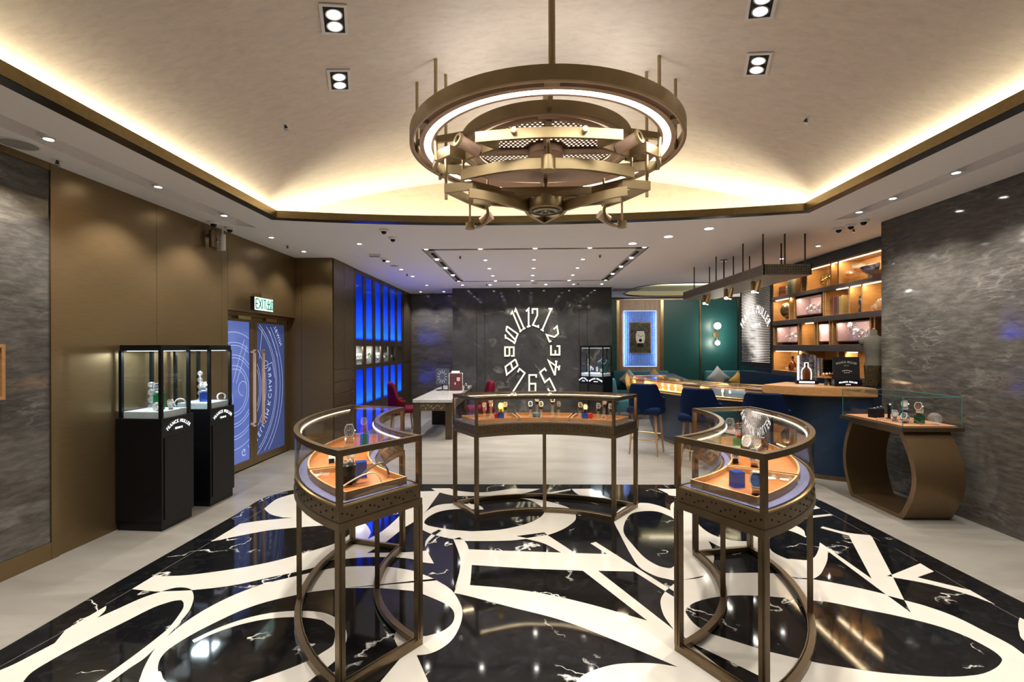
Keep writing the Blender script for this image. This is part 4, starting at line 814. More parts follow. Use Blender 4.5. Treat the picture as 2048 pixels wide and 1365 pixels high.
# ================================================================== THREE CURVED GLASS CASES
RI, RO, HA = 1.148, 1.68, R(36)
def pol(r, th): return (r * math.sin(th), r * math.cos(th))
def arcp(r, a0, a1, n_=18): return [pol(r, a0 + (a1 - a0) * i / n_) for i in range(n_ + 1)]
def ringpath(ri, ro, ha, n_=18): return arcp(ri, -ha, ha, n_) + arcp(ro, ha, -ha, n_)
def curved_case(c, ang, label, kw=1.0):
    t = thing('curved_display_case', label, 'display case', (c[0], c[1], .0028), R(ang) - PI/2, 'curved glass display cases on bronze frames')
    e = .017
    path = ringpath(RI + e, RO - e, HA - .011, 18)
    MB().strip(path, .034, 0, .036, closed=True).build('base_rail', M_BRZ, t, 40); MB().strip(ringpath(RI + .04, RO - .04, HA - .026), .006, .012, .042, closed=True).build('base_bead', M_BRZ, t, 40)
    MB().strip(path, .034, .80, .838, closed=True).build('apron_rail', M_BRZ, t, 40)
    for r, th in ((RI + e, -HA + .011), (RI + e, HA - .011), (RO - e, -HA + .011), (RO - e, HA - .011)):
        x, y = pol(r, th); g = MB(); s0 = len(g.v); g.box(-.018, .018, -.018, .018, .036, .80); g.box(-.022, .022, -.006, .006, .04, .79); g.xf(Matrix.Translation((x, y, 0)) @ Matrix.Rotation(-th, 4, 'Z')); g.build('leg', M_BRZ, t)
    for r in (RI + e, RO - e):
        x, y = pol(r, 0); w = .018 if r < 1.3 else .012; g = MB().box(-w, w, -.012, .012, .036, .80).box(-w * .35, w * .35, -.016, .016, .04, .79); g.xf(Matrix.Translation((x, y, 0))); g.build('leg', M_BRZ, t)
    dk = MB().prism(ringpath(RI + .006, RO - .006, HA - .004, 24), .84, .915).build('apron', M_BRZ, t, 40)
    g = MB(); rr = random.Random(3)
    def dot(x, y, z, th, sgn):   # little drilled hole on the apron face
        q = MB().lathe([(.0005, 0), (.0052, 0), (.0052, .0025), (.0005, .0012)], n=7); nx, ny_ = math.sin(th) * sgn, math.cos(th) * sgn
        q.xf(Matrix.Translation((x, y, z)) @ Vector((0, 0, 1)).rotation_difference(Vector((nx, ny_, 0))).to_matrix().to_4x4()); g.add(q.v, q.f)
    for k in range(34):
        th = -HA + .04 + (2*HA - .08) * k / 33
        for zz in (.858, .878, .897)[k % 2::2] or (.878,):
            for r, sg in ((RO - .0058, 1), (RI + .0058, -1)): x, y = pol(r, th); dot(x, y, zz, th, sg)
    for sg in (-1, 1):
        for k in range(9):
            r = RI + .05 + (RO - RI - .1) * k / 8; th = sg * (HA - .004); x, y = pol(r, th)
            dot(x + .0004 * sg, y, (.860, .893, .876)[k % 3], th + PI/2, sg); 
            x2, y2 = pol(r + .028, th); dot(x2, y2, (.892, .862, .885)[k % 3], th + PI/2, sg)
    stuff(g.build('drilled_holes', M_LIP, dk))
    MB().prism(ringpath(RI + .03, RO - .03, HA - .02, 20), .915, .925).build('suede_deck', M_LAV, t)
    for r, th in ((RI + .013, -HA + .009), (RI + .013, HA - .009), (RO - .013, -HA + .009), (RO - .013, HA - .009)):
        x, y = pol(r, th); g = MB().box(-.013, .013, -.013, .013, .915, 1.165); g.xf(Matrix.Translation((x, y, 0)) @ Matrix.Rotation(-th, 4, 'Z')); g.build('corner_post', M_BRZ, t)
    tp = ringpath(RI + .014, RO - .014, HA - .010, 22); MB().strip(tp, .028, 1.165, 1.197, closed=True).build('top_frame', M_BRZ, t, 40); MB().strip(ringpath(RI + .033, RO - .033, HA - .023, 22), .012, 1.168, 1.184, closed=True).build('top_bead', M_BRZ, t, 40)
    MB().strip(ringpath(RI + .010, RO - .010, HA - .008, 22), .012, .915, .924, closed=True).build('sill_bead', M_BRASS, t, 40)
    MB().strip(arcp(RI + .008, -HA + .02, HA - .02), .006, .917, 1.165).build('front_glass', M_GLASS, t, 60); MB().strip(arcp(RO - .008, -HA + .02, HA - .02), .006, .917, 1.165).build('back_glass', M_GLASS, t, 60)
    for s_ in (-1, 1): MB().strip([pol(RI + .03, s_ * (HA - .006)), pol(RO - .03, s_ * (HA - .006))], .006, .917, 1.165).build('end_glass', M_GLASS, t)
    MB().prism(ringpath(RI + .026, RO - .026, HA - .018, 20), 1.186, 1.192).build('top_glass', M_GLASS, t)
    for r in (RI + .042, RO - .042):
        ld = MB().strip(arcp(r, -HA + .05, HA - .05), .006, 1.162, 1.168).build('led_strip', M_LEDW, t)
        nseg = 3
        for k in range(nseg):
            a0 = -HA + .06 + (2*HA - .12) * k / nseg; a1 = -HA + .06 + (2*HA - .12) * (k+1) / nseg; p0, p1 = pol(r, a0), pol(r, a1)
            inw = pol(1, (a0+a1)/2); sg = 1 if r < 1.4 else -1
            strip_lamp('case_led', (p0[0], p0[1], 1.160), (p1[0], p1[1], 1.160), .008, K_CASE * kw, (1, .73, .42), (inw[0]*sg*.5, inw[1]*sg*.5, -1), parent=t)
    return t
def tray(c, ang, k, label):
    hw = HA / 3 - .014; mid = -HA * 2/3 * (1 - k) ; a0, a1 = mid - hw, mid + hw
    if k == 0: a0 += .03
    if k == 2: a1 -= .03
    ri, ro = RI + .075, RO - .085
    t = thing('display_tray', label, 'tray', (c[0], c[1], .928), R(ang) - PI/2, 'oak trays in the curved cases')
    path = arcp(ri, a0, a1, 8) + arcp(ro, a1, a0, 8)
    MB().prism(path, 0, .010).build('tray_base', M_BURL, t); MB().strip(path, .010, 0, .040, closed=True).build('tray_rim', M_OAKL, t, 40)
CASES = [((.068, 3.683), 198.3, 'left'), ((.146, 3.82), 88.3, 'far'), ((.228, 3.71), -22.7, 'right')]
case_obj = {}
for c, a, nm in CASES:
    case_obj[nm] = curved_case(c, a, {'left': 'curved bronze and glass display case standing on the left, nearest the black kiosks', 'far': 'curved bronze and glass display case standing centred in front of the clock wall', 'right': 'curved bronze and glass display case standing on the right, nearest the bar'}[nm], 2.0 if nm == 'far' else 1.0)
    for k in range(3):
        pos = {'left': ('near', 'middle', 'far'), 'right': ('far', 'middle', 'near'), 'far': ('left', 'middle', 'right')}[nm][k]
        tray(c, a, k, 'oak rimmed burl tray, %s one of three in the %s curved case' % (pos, 'centre' if nm == 'far' else nm))
# ================================================================== BLACK KIOSKS
def inset(poly, d):
    n_ = len(poly); out_ = []
    for i in range(n_):
        p0, p1, p2 = Vector(poly[i-1]), Vector(poly[i]), Vector(poly[(i+1) % n_])
        a, b = (p1 - p0).normalized(), (p2 - p1).normalized(); n1, n2 = Vector((-a.y, a.x)), Vector((-b.y, b.x)); k = d / (1 + n1.dot(n2)); out_.append(tuple(p1 + (n1 + n2) * k))
    return out_
def kiosk(poly, faces, label, watts=4.5):
    """poly counter-clockwise footprint; faces = indices of edges with a lit name plate"""
    c = Vector((sum(p[0] for p in poly) / len(poly), sum(p[1] for p in poly) / len(poly))); t = thing('display_kiosk', label, 'display kiosk', (c.x, c.y, 0), 0, 'black display kiosks')
    P = [tuple(Vector(p) - c) for p in poly]
    MB().prism(inset(P, .012), 0, .09).build('plinth', M_BLACK, t); bd = MB().prism(P, .09, 1.045).build('cabinet_body', M_BLACK, t)
    G = inset(P, .03)
    MB().prism(inset(P, .04), 1.045, 1.105).build('display_deck', mat('deck_white', (.50, .58, .62), .5), t)
    MB().prism(inset(P, .022), 1.68, 1.732).build('top_cap', M_BLACK, t); MB().prism(inset(P, .06), 1.672, 1.68).build('light_panel', emis('kiosk_led', (.78, .93, 1), .8), t)
    for p in G: B(p[0]-.014, p[0]+.014, p[1]-.014, p[1]+.014, 1.045, 1.68).build('post', M_BLACK, t)
    nn = len(P)
    for i in range(nn):
        a, b = Vector(G[i]), Vector(G[(i+1) % nn]); d = (b - a).normalized() * .016
        MB().strip([tuple(a + d), tuple(b - d)], .005, 1.046, 1.68).build('glass_panel', M_GLASS, t)
    for i in faces:
        a, b = Vector(P[i]), Vector(P[(i+1) % nn]); d = (b - a); L = d.length; d.normalize(); n_ = Vector((d.y, -d.x)); mid = (a + b) / 2 + n_ * .003
        q = MB().box(-L/2 + .03, L/2 - .02, .0, .006, .10, .865); q.xf(Matrix(((d.x, n_.x, 0, mid.x), (d.y, n_.y, 0, mid.y), (0, 0, 1, 0), (0, 0, 0, 1)))); q.build('recessed_panel', M_BLACKS, t)
        tx = arc_text('FRANCK MULLER', .047, .20, gap=.08, widen=.8); place(tx, (mid.x + n_.x*.004, mid.y + n_.y*.004, .985 - .20), (d.x, d.y, 0), (0, 0, 1)); tx.build('lit_lettering', M_TXT, t)
        tx = text_mb('GENEVE', .028, .9, .12); place(tx, (mid.x + n_.x*.004, mid.y + n_.y*.004, .925), (d.x, d.y, 0), (0, 0, 1)); tx.build('lit_lettering', M_TXT, t)
    L = bpy.data.lights.new('kiosk_lamp', 'AREA'); L.size = .22; L.energy = watts; L.color = (.78, .93, 1); o = link(bpy.data.objects.new('kiosk_lamp', L), t); o.location = (0, 0, 1.665)
    return t
kiosk([(-3.835, 4.40), (-3.376, 4.373), (-3.378, 4.803), (-3.835, 4.83)], [1], 'black display kiosk with lit glass top, the nearer one by the bronze wall')
kiosk([(-3.835, 5.10), (-3.388, 5.078), (-3.387, 5.499), (-3.835, 5.53)], [1], 'black display kiosk with lit glass top, beside the glass doors')
kp = [(1.20, 11.12), (1.375, 10.82), (1.675, 10.62), (1.93, 10.92), (1.90, 11.35), (1.40, 11.45)]
kiosk(kp, [0, 1], 'black display kiosk in front of the right end of the clock wall')

# ================================================================== RIGHT CONSOLE SHOWCASE
t = thing('showcase_console', 'bronze loop console with leather top against the right marble wall', 'console', (3.67, 4.82, 0))
prof = [(.0 + .03, 0), (.80 - .03, 0)] + [(.80 + .11 * math.sin(PI * i / 14), .03 + .80 * i / 14) for i in range(15)] + [(.78, .865), (.02, .865)] + [(-.0 - .15 * math.sin(PI * i / 14), .83 - .80 * i / 14) for i in range(15)]
inn_ = [((y - .40) * .90 + .40, (z - .43) * .915 + .43) for y, z in prof]
m = MB(); n_ = len(prof)
for x in (0, .455): m.v += [(x, y, z) for y, z in prof] + [(x, y, z) for y, z in inn_]
for i in range(n_):
    j = (i + 1) % n_; o_ = 2 * n_
    m.f += [(i, j, o_ + j, o_ + i), (n_ + i, n_ + j, o_ + n_ + j, o_ + n_ + i), (i, j, n_ + j, n_ + i), (o_ + i, o_ + j, o_ + n_ + j, o_ + n_ + i)]
m.build('loop_base', mat('console_bronze', (.22, .145, .075), .36, .85, var=.03, scale=3, aniso=(60, 2, 2)), t, 30)
MB().box(-.04, .55, -.03, .90, .866, .905).build('top_slab', M_BRZ, t); B(.0, .51, .0, .86, .905, .918).build('leather_pad', mat('tan_leather', (.42, .185, .085), .55, var=.05), t)
for a in ((-.022, -.012, -.014, .88), (.532, .542, -.014, .88), (-.022, .542, -.014, -.004), (-.022, .542, .87, .88)): B(a[0], a[1], a[2], a[3], .906, 1.19).build('glass_panel', M_GLASSG, t)
B(-.022, .542, -.014, .88, 1.19, 1.198).build('glass_lid', M_GLASSG, t)
for x in (-.0225, .5375):
    for y in (-.0145, .8755): B(x, x + .005, y, y + .005, .906, 1.2).build('glass_edge', M_GEDGE, t)
for a in ((-.0225, .5425, -.0148, -.0098), (-.0225, -.0178, -.0145, .88), (.5378, .5425, -.0145, .88), (-.0225, .5425, .8755, .8805)): B(*a, 1.1985, 1.2035).build('glass_edge', M_GEDGE, t)

# ================================================================== DESK AND CRIMSON CHAIRS
t = thing('marble_desk', 'long consulting desk with white marble top and pierced bronze frame', 'desk', (-1.74, 8.85, 0))
W2, L2 = .36, 3.28
MB().rbox(-W2, W2, 0, L2, .685, .745, .008).build('marble_top', marble_wall('white_grey_marble', (.24, .235, .23), (.31, .305, .30), (.38, .375, .37), (1, 4, 1), .12), t)
for sx in (-1, 1):
    for y in (.02, L2 - .14): B(sx * W2 - (.12 if sx > 0 else 0), sx * W2 + (.12 if sx < 0 else 0), y, y + .12, 0, .685).build('leg', M_BRZD, t)
fr2 = MB().box(-W2 + .12, W2 - .12, .03, .06, .53, .685).box(-W2 + .01, -W2 + .04, .14, L2 - .14, .53, .685).box(W2 - .04, W2 - .01, .14, L2 - .14, .53, .685).build('apron', M_BRZ, t)
g = MB(); rr = random.Random(5)
for k in range(16):     # pierced scroll pattern on leg and apron
    x = -W2 + .15 + .42 * k / 15; z = .575 + .07 * rr.random(); a = rr.random() * PI; g.strip([(x - .012 * math.cos(a), z - .02 * math.sin(a)), (x + .004, z), (x + .012 * math.cos(a), z + .02 * math.sin(a))], .008, 0, .003)
for k in range(22):
    z = .06 + .58 * k / 21; a = rr.random() * PI; x = -W2 + .06 + .03 * math.sin(k * 1.7); g.strip([(x - .02 * math.cos(a), z - .014 * math.sin(a)), (x, z + .006), (x + .02 * math.cos(a), z + .014 * math.sin(a))], .009, -.012, -.009)
g.v = [(v[0], .029 - v[2], v[1]) for v in g.v]; stuff(g.build('pierced_scrollwork', M_SILVER, t)); B(-.32, .32, 1.6, 1.64, .02, .53).build('modesty_panel', M_BLACKS, t)
def arm_chair(name, label, loc, rz, s=1.0):
    c = thing(name, label, 'chair', loc, rz, 'crimson velvet chairs at the desk')
    MB().rbox(-.27, .27, -.25, .27, .40, .50, .04).build('seat', M_RED, c, 60)
    shell(.30, .30, .36, lambda e: .93 + .05 * min(1, e * 3) * (1 - sm(.45, .95, e)) - .30 * sm(.62, 1.0, e), .085, 0, 40, 8, .02, .08).build('backrest', M_RED, c, 70)
    for sx in (-1, 1):
        for sy in (-1, 1): MB().cyl((sx * .24, sy * .22, 0), (sx * .20, sy * .18, .42), .012, 8, .02).build('leg', M_WALN, c, 40)
    return c
arm_chair('velvet_chair', 'crimson velvet shell chair on the left side of the marble desk', (-2.52, 9.75, 0), R(-70))
arm_chair('velvet_chair', 'crimson velvet shell chair behind the centre display case, right of the marble desk', (-.95, 9.9, 0), R(105))
# things on the desk
def frame_stand(name, label, loc, rz, w, h, faces, tilt=.18, th=.018):
    c = thing(name, label, 'picture stand', loc, rz); m_ = Matrix.Rotation(-tilt, 4, 'X'); q = MB().box(-w/2, w/2, 0, th, 0, h).xf(m_); q.build('panel', faces[0], c); q = MB().box(-w/2 + .008, w/2 - .008, -.002, 0, .008, h - .008).xf(m_); q.build('picture', faces[1], c); MB().box(-.02, .02, .005, .09, 0, .006).build('foot', M_BLACK, c); return c
c = frame_stand('framed_portrait', 'dark red poster in a silver frame leaning on the marble desk', (-1.55, 10.55, .745), R(8), .30, .40, (M_SILVER, mat('maroon_print', (.05, .012, .018), .3, var=.2, scale=9)))
q = MB().box(.02, .09, -.006, -.003, .22, .30).box(-.03, .0, -.006, -.003, .14, .19); q.xf(Matrix.Rotation(-.18, 4, 'X')); q.build('print_motif', mat('print_pink', (.45, .25, .22), .5), c)
c = thing('clock_easel', 'grey numeral clock panel on a small round foot on the marble desk', 'clock', (-1.88, 10.75, .745), R(-12)); MB().lathe([(.001, 0), (.14, 0), (.13, .012), (.001, .012)], n=24).build('foot', M_BLACK, c); B(-.012, .012, -.01, .01, .012, .14).build('stem', M_BLACK, c); B(-.15, .15, -.012, .012, .13, .48).build('clock_panel', mat('panel_grey', (.06, .075, .085), .3), c)
g = MB()
for k in range(12):
    a = 2*PI*k/12; g.strip([(.06*math.cos(a), .305 + .075*math.sin(a)), (.115*math.cos(a), .305 + .15*math.sin(a))], .014, 0, .003)
g.v = [(v[0], -.013 - v[2], v[1]) for v in g.v]; g.build('numeral_marks', mat('pale_grey_print', (.35, .37, .38), .5), c)
frame_stand('phone_stand', 'small black phone propped up on the marble desk', (-1.72, 10.7, .745), R(5), .07, .15, (M_BLACK, M_DIALB))
c = frame_stand('white_card_holder', 'white card in a clear holder standing on the marble desk', (-1.66, 11.2, .745), 0, .20, .42, (M_ACR, mat('card_white', (.70, .66, .56), .6)))
c = thing('desk_trinket', 'small dark bronze trinket beside the red poster on the desk', 'ornament', (-1.36, 10.8, .745)); MB().lathe([(.001, 0), (.045, 0), (.05, .02), (.03, .05), (.04, .09), (.02, .12), (.001, .125)], n=14).build('body', M_BRZD, c, 50); MB().ell((0, 0, .135), .022, .022, .022).build('head', M_BRZ, c, 60)

# ================================================================== ALCOVE
t = thing('lit_watch_poster', 'watch poster on a glowing blue quilted panel in the walnut niche', 'illuminated panel', (3.447, AY - .001, 1.095))
bp = MB(); W_, H_ = .495, 1.705
bp.box(-W_, W_, -.02, 0, 0, H_).build('panel_edge', emis('panel_halo', (.45, .58, 1.0), .8), t)
g = MB(); nx_, nz_ = 18, 31                                # quilted zig-zag relief
for i in range(nx_):
    for j in range(nz_):
        x0, x1 = -W_ + .02 + (2*W_ - .04) * i / nx_, -W_ + .02 + (2*W_ - .04) * (i+1) / nx_; z0, z1 = .02 + (H_ - .04) * j / nz_, .02 + (H_ - .04) * (j+1) / nz_; xm = (x0+x1)/2
        g.add([(x0, -.024, z0), (xm, -.024, z1), (x1, -.024, z0), (xm, -.050, z0 + .006)], [(0, 1, 3), (1, 2, 3), (0, 3, 2)]); g.add([(x0, -.022, z0), (x0, -.022, z1), (xm, -.022, z1), (x1, -.022, z1), (x1, -.022, z0)], [(0, 1, 2), (2, 3, 4)])
M_QB = mat('quilted_blue', (.12, .22, .52), .5, emit=(.10, .20, .55), estr=.12)
stuff(g.build('quilted_relief', M_QB, t))
B(-.325, .305, -.085, -.05, .415, 1.345).build('poster_frame', M_GOLDY, t); ps = B(-.308, .288, -.088, -.085, .432, 1.328).build('poster', mat('foliage_print', (.05, .048, .026), .4, var=.45, scale=14), t)
tono = lambda w, h, k=.12: [(x, z) for x, z in [(-w*.78, -h), (w*.78, -h), (w, -h*.4), (w*1.0, h*.4), (w*.78, h), (-w*.78, h), (-w, h*.4), (-w, -h*.4)]]
MB().prism_y([(x - .01, z + .90) for x, z in tono(.135, .185)], -.10, -.088).build('printed_watch', mat('print_steel', (.55, .50, .46), .4), ps); MB().prism_y([(x - .01, z + .90) for x, z in tono(.11, .155)], -.104, -.10).build('printed_dial', mat('print_ivory', (.62, .58, .54), .5), ps)
g = MB(); g.strip([(-.09, .98), (-.01, .90), (.075, .97)], .012, 0, .002); g.lathe([(.0005, 0), (.045, 0)], (-.01, .80, .001), 18); g.v = [(v[0], -.105 - v[2], v[1]) for v in g.v]; g.build('printed_hands', mat('print_dark', (.10, .07, .06), .5), ps); B(-.10, .07, -.096, -.088, 1.085, 1.115).box(-.10, .07, -.096, -.088, .60, .72).build('printed_strap', M_BLACKS, ps)
strip_lamp('panel_led', (2.95, AY - .10, 1.15), (2.95, AY - .10, 2.75), .02, 3, (.55, .68, 1), (1, .5, 0)); strip_lamp('panel_led', (3.94, AY - .10, 2.75), (3.94, AY - .10, 1.15), .02, 3, (.55, .68, 1), (-1, .5, 0))
t = thing('wall_sconce', 'brass wall sconce with two glowing globes on the teal wall', 'wall lamp', (5.72, AY, 2.05))
MB().cyl((0, -.03, .0), (0, 0, .0), .09, 24).build('wall_plate', M_BRASS, t, 40); MB().cyl((0, -.10, -.30), (0, -.10, .30), .012, 10).cyl((0, -.10, 0), (0, -.03, 0), .014, 10).build('arm', M_BRASS, t, 40)
for z, r_ in ((.27, .105), (-.24, .075)):
    g_ = MB().ell((0, -.14, z), r_, r_ * .8, r_, 20, 12).build('globe', emis('sconce_glow', (1, .93, .78), 3), t, 60); L = bpy.data.lights.new('sconce_lamp', 'POINT'); L.energy = 10; L.color = (1, .94, .8); L.shadow_soft_size = .1; o = link(bpy.data.objects.new('sconce_lamp', L), t); o.location = (0, -.36, z)
# sofas along the wall and cushions
def sofa(label, x0, x1, y0, y1):
    s_ = thing('banquette_sofa', label, 'sofa', ((x0 + x1) / 2, y1, 0), 0); w = (x1 - x0) / 2
    MB().rbox(-w, w, y0 - y1, -.02, .10, .42, .04).build('seat', M_TEALF, s_, 50); MB().rbox(-w, w, -.20, 0, .42, .98, .05).build('backrest', M_TEALF, s_, 50); B(-w + .03, w - .03, y0 - y1 + .05, -.05, 0, .10).build('plinth', M_BLACKS, s_)
sofa('teal fabric banquette under the lit watch poster', 2.6, 4.25, 14.0, 14.78); sofa('teal fabric banquette under the brass sconce', 5.35, 6.95, 14.0, 14.78)
t = thing('lounge_armchair', 'teal lounge armchair at the left end of the bar, seen from the side', 'armchair', (2.46, 11.72, 0), R(95))
MB().rbox(-.36, .36, -.35, .40, .18, .46, .05).build('seat', M_TEALF, t, 50); b_m = MB().rbox(-.38, .38, -.10, .08, .40, .98, .05); b_m.xf(Matrix.Translation((0, .36, 0)) @ Matrix.Rotation(-.18, 4, 'X')); b_m.build('backrest', M_TEALF, t, 50)
for sx in (-1, 1):
    for sy in (-.28, .32): MB().cyl((sx * .3, sy, 0), (sx * .28, sy, .2), .015, 8, .022).build('leg', M_WALN, t)
def cushion(x, y, z, rz, mt, label, s_=.23):
    c = thing('cushion', label, 'cushion', (x, y, z), rz, 'scatter cushions'); g = MB(); n8 = 12
    for k in range(n8 + 1):
        for i in range(n8 + 1):
            u, v = -1 + 2*i/n8, -1 + 2*k/n8; b_ = (1 - u**4) * (1 - v**4); px, pz = u * s_ * (1 - .08 * (1 - v*v)), v * s_ * (1 - .08 * (1 - u*u)); a = PI/4; g.v.append((px*math.cos(a) - pz*math.sin(a), -.075 * b_, px*math.sin(a) + pz*math.cos(a) + s_ * 1.35))
    N2 = n8 + 1; base = len(g.v); g.v += [(v_[0], -v_[1], v_[2]) for v_ in g.v]
    for k in range(n8):
        for i in range(n8): q = (k*N2+i, k*N2+i+1, (k+1)*N2+i+1, (k+1)*N2+i); g.f.append(q); g.f.append(tuple(base + j for j in q[::-1]))
    g.xf(Matrix.Rotation(-.2, 4, 'X')); bmm = g.build('cover', mt, c, 70); return c
cushion(3.05, 14.36, .43, .1, M_GREYF, 'grey pointed cushion under the lit watch poster'); cushion(3.78, 14.36, .43, -.1, M_MUST, 'mustard pointed cushion under the lit watch poster'); cushion(2.54, 11.75, .47, R(80), M_MUST, 'mustard cushion leaning in the lounge armchair'); cushion(5.66, 14.36, .43, .1, M_GREYF, 'grey pointed cushion under the brass sconce', .26); cushion(6.22, 14.36, .43, -.1, M_MUST, 'mustard pointed cushion under the brass sconce', .2); cushion(6.66, 14.36, .43, .2, M_GREYF, 'pale cushion at the far right end of the teal banquette', .16)

# ================================================================== BAR
front = catmull([(2.30, 10.25), (2.02, 9.50), (2.02, 9.0), (2.20, 8.50), (2.48, 7.78), (2.80, 7.28), (3.08, 6.92), (3.32, 6.45), (3.62, 6.22), (4.0, 6.11), (4.29, 6.04)], 4, closed=False)
backp = catmull([(2.95, 10.3), (2.75, 9.7), (2.75, 9.1), (2.95, 8.65), (3.15, 8.15), (3.45, 7.72), (3.70, 7.40), (3.90, 7.05), (4.05, 6.90), (4.2, 6.84), (4.29, 6.8)], 4, closed=False)
basef = catmull([(2.92, 11.6), (2.60, 10.0), (2.50, 9.3), (2.54, 8.6), (2.78, 7.8), (3.05, 7.2), (3.35, 6.7), (3.70, 6.36), (4.0, 6.18), (4.28, 6.10)], 4, closed=False)
iv = 26                                                     # where vitrines end and the solid oak top begins
t = thing('bar_counter', 'curved bar counter with navy base and thick rounded oak top', 'bar counter', (3.2, 7.6, 0)); off = Vector((3.2, 7.6))
loc = lambda ps: [(p[0] - off.x, p[1] - off.y) for p in ps]
bk = [(p[0] + .45, p[1] + .35) for p in basef]
MB().prism(loc(basef + [(4.28, 6.7), (3.9, 7.2), (3.6, 7.7), (3.3, 8.3), (3.1, 9.2), (3.3, 10.5), (3.5, 11.6)]), .05, 1.06).build('navy_base', M_NAVY, t, 40); MB().strip(loc(basef), .03, 0, .055).build('bronze_kick', M_BRZ, t)
top = front[iv:] + backp[iv:][::-1]
MB().prism(loc(top), 1.075, 1.165).prism(loc(inset(top, .012)), 1.165, 1.18).prism(loc(inset(top, .02)), 1.062, 1.075).build('oak_top', M_OAK, t, 40)
MB().prism(loc(front[:iv+1] + backp[:iv+1][::-1]), .915, .945).build('vitrine_deck', M_OAKL, t, 40)
B(.0, .0, 0, 0, 0, 0)
cuts = [2, 10, 18, iv]
for k in range(3):
    a, b = cuts[k], cuts[k+1]; v_ = thing('bar_vitrine', ('leftmost glass topped oak vitrine on the bar', 'middle glass topped oak vitrine on the bar', 'right glass topped oak vitrine on the bar, next to the solid oak top')[k], 'display vitrine', (3.2, 7.6, .946), 0, 'glass vitrines on the bar'); F_, K_ = loc(front[a:b+1]), loc(backp[a:b+1])
    m1, m2 = len(F_), len(K_); w_i = 2
    MB().prism(F_[-w_i-1:] + K_[-w_i-1:][::-1], 0, .15).build('oak_end', M_OAK, v_)                # solid cheek at the right end
    MB().strip([tuple(Vector(p).lerp(Vector(q), .42)) for p, q in zip(F_, K_)], .02, 0, .146).build('oak_inner_back', M_OAK, v_)
    MB().strip(K_, .02, 0, .15).build('oak_back', M_OAK, v_); MB().strip([F_[0], K_[0]], .02, 0, .15).build('oak_end', M_OAK, v_)
    MB().strip(F_[:m1-w_i], .005, .002, .148).build('front_glass', M_GLASS, v_); MB().prism(F_ + K_[::-1], .15, .156).build('top_glass', M_GLASS, v_); MB().strip(F_ + K_[::-1], .018, .148, .162, closed=True).build('brass_edge', M_BRASS, v_)
    MB().strip(F_[:m1-w_i], .012, .0, .010).build('brass_sill', M_BRASS, v_)
    p0, p1 = F_[0], F_[m1-w_i-1]; strip_lamp('vitrine_led', (p0[0] + .03, p0[1] + .03, .144), (p1[0] + .03, p1[1] + .03, .144), .01, 5, (1, .72, .38), (.6, .5, -1), parent=v_); strip_lamp('vitrine_led', (K_[0][0] - .05, K_[0][1] - .05, .144), (K_[m2-w_i-1][0] - .05, K_[m2-w_i-1][1] - .05, .144), .01, 2.5, (1, .72, .38), (-.5, -.4, -1), parent=v_)
if True:  # oak corner at the far left end of the counter
    MB().prism(loc(front[:3] + backp[:3][::-1]), .946, 1.10).build('oak_corner', M_OAK, t)
def bar_stool(label, loc_, rz):
    s_ = thing('bar_stool', label, 'bar stool', loc_, rz, 'navy velvet bar stools')
    MB().rbox(-.25, .25, -.22, .26, .66, .76, .04).build('seat', M_VELV, s_, 50)
    shell(.275, .28, .655, lambda e: 1.105 - .21 * sm(.68, .98, e), .06, .012, 48, 8, .06, .04).build('channelled_backrest', M_VELV, s_, 30); MB().box(-.22, .22, -.20, .24, .635, .66).build('seat_frame', M_BRZD, s_)
    for sx in (-1, 1):
        for sy in (-1, 1):
            lg = MB().cyl((sx * .215, .02 + sy * .20, .07), (sx * .175, .02 + sy * .16, .64), .014, 8, .022).build('leg', M_WALN, s_, 40); MB().cyl((sx * .22, .02 + sy * .205, 0), (sx * .215, .02 + sy * .20, .07), .010, 8, .014).build('brass_tip', M_BRASS, lg)
    for z, sy in ((.30, 1), (.24, -1)): MB().cyl((-.20, .02 + sy * .185, z), (.20, .02 + sy * .185, z), .009, 8).build('footrest', M_BRASS, s_)
    for sx in (-1, 1): MB().cyl((sx * .20, -.165, .24), (sx * .20, .205, .28), .009, 8).build('stretcher', M_BRASS, s_)
    return s_
bar_stool('navy velvet bar stool standing fully visible at the left end of the bar', (1.90, 7.76, 0), R(-28)); bar_stool('navy velvet bar stool, middle of three at the bar', (2.46, 6.93, 0), R(-35)); bar_stool('navy velvet bar stool behind the right display case, third from the left', (3.02, 6.22, 0), R(-35))
# hanging perforated rack over the bar
t = thing('hanging_bar_rack', 'long perforated bronze trough hanging on rods over the bar', 'pendant rack', (3.43, 8.1, 2.64)); hx, y0, y1 = .31, -1.65, 1.62
M_RACK = mat('rack_bronze', (.22, .18, .14), .45, .6, var=.1)
rm = MB().box(-hx, -hx + .012, y0, y1, 0, .14).build('side_plate', M_RACK, t); B(hx - .012, hx, y0, y1, 0, .14).build('side_plate', M_RACK, t); B(-hx, hx, y0, y0 + .012, 0, .14).build('end_plate', M_RACK, t); B(-hx, hx, y1 - .012, y1, 0, .14).build('end_plate', M_RACK, t); B(-hx + .012, hx - .012, y0 + .012, y1 - .012, .0, .008).build('perforated_floor', M_RACK, t)
g = MB()
for i in range(11):
    for j in range(58):
        x, y = -hx + .05 + i * .052, y0 + .06 + j * .055 + (i % 2) * .027
        if y < y1 - .04: g.lathe([(.0005, 0), (.013, 0)], (x, y, -.0012), 6)
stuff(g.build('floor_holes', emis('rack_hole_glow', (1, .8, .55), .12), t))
g = MB()
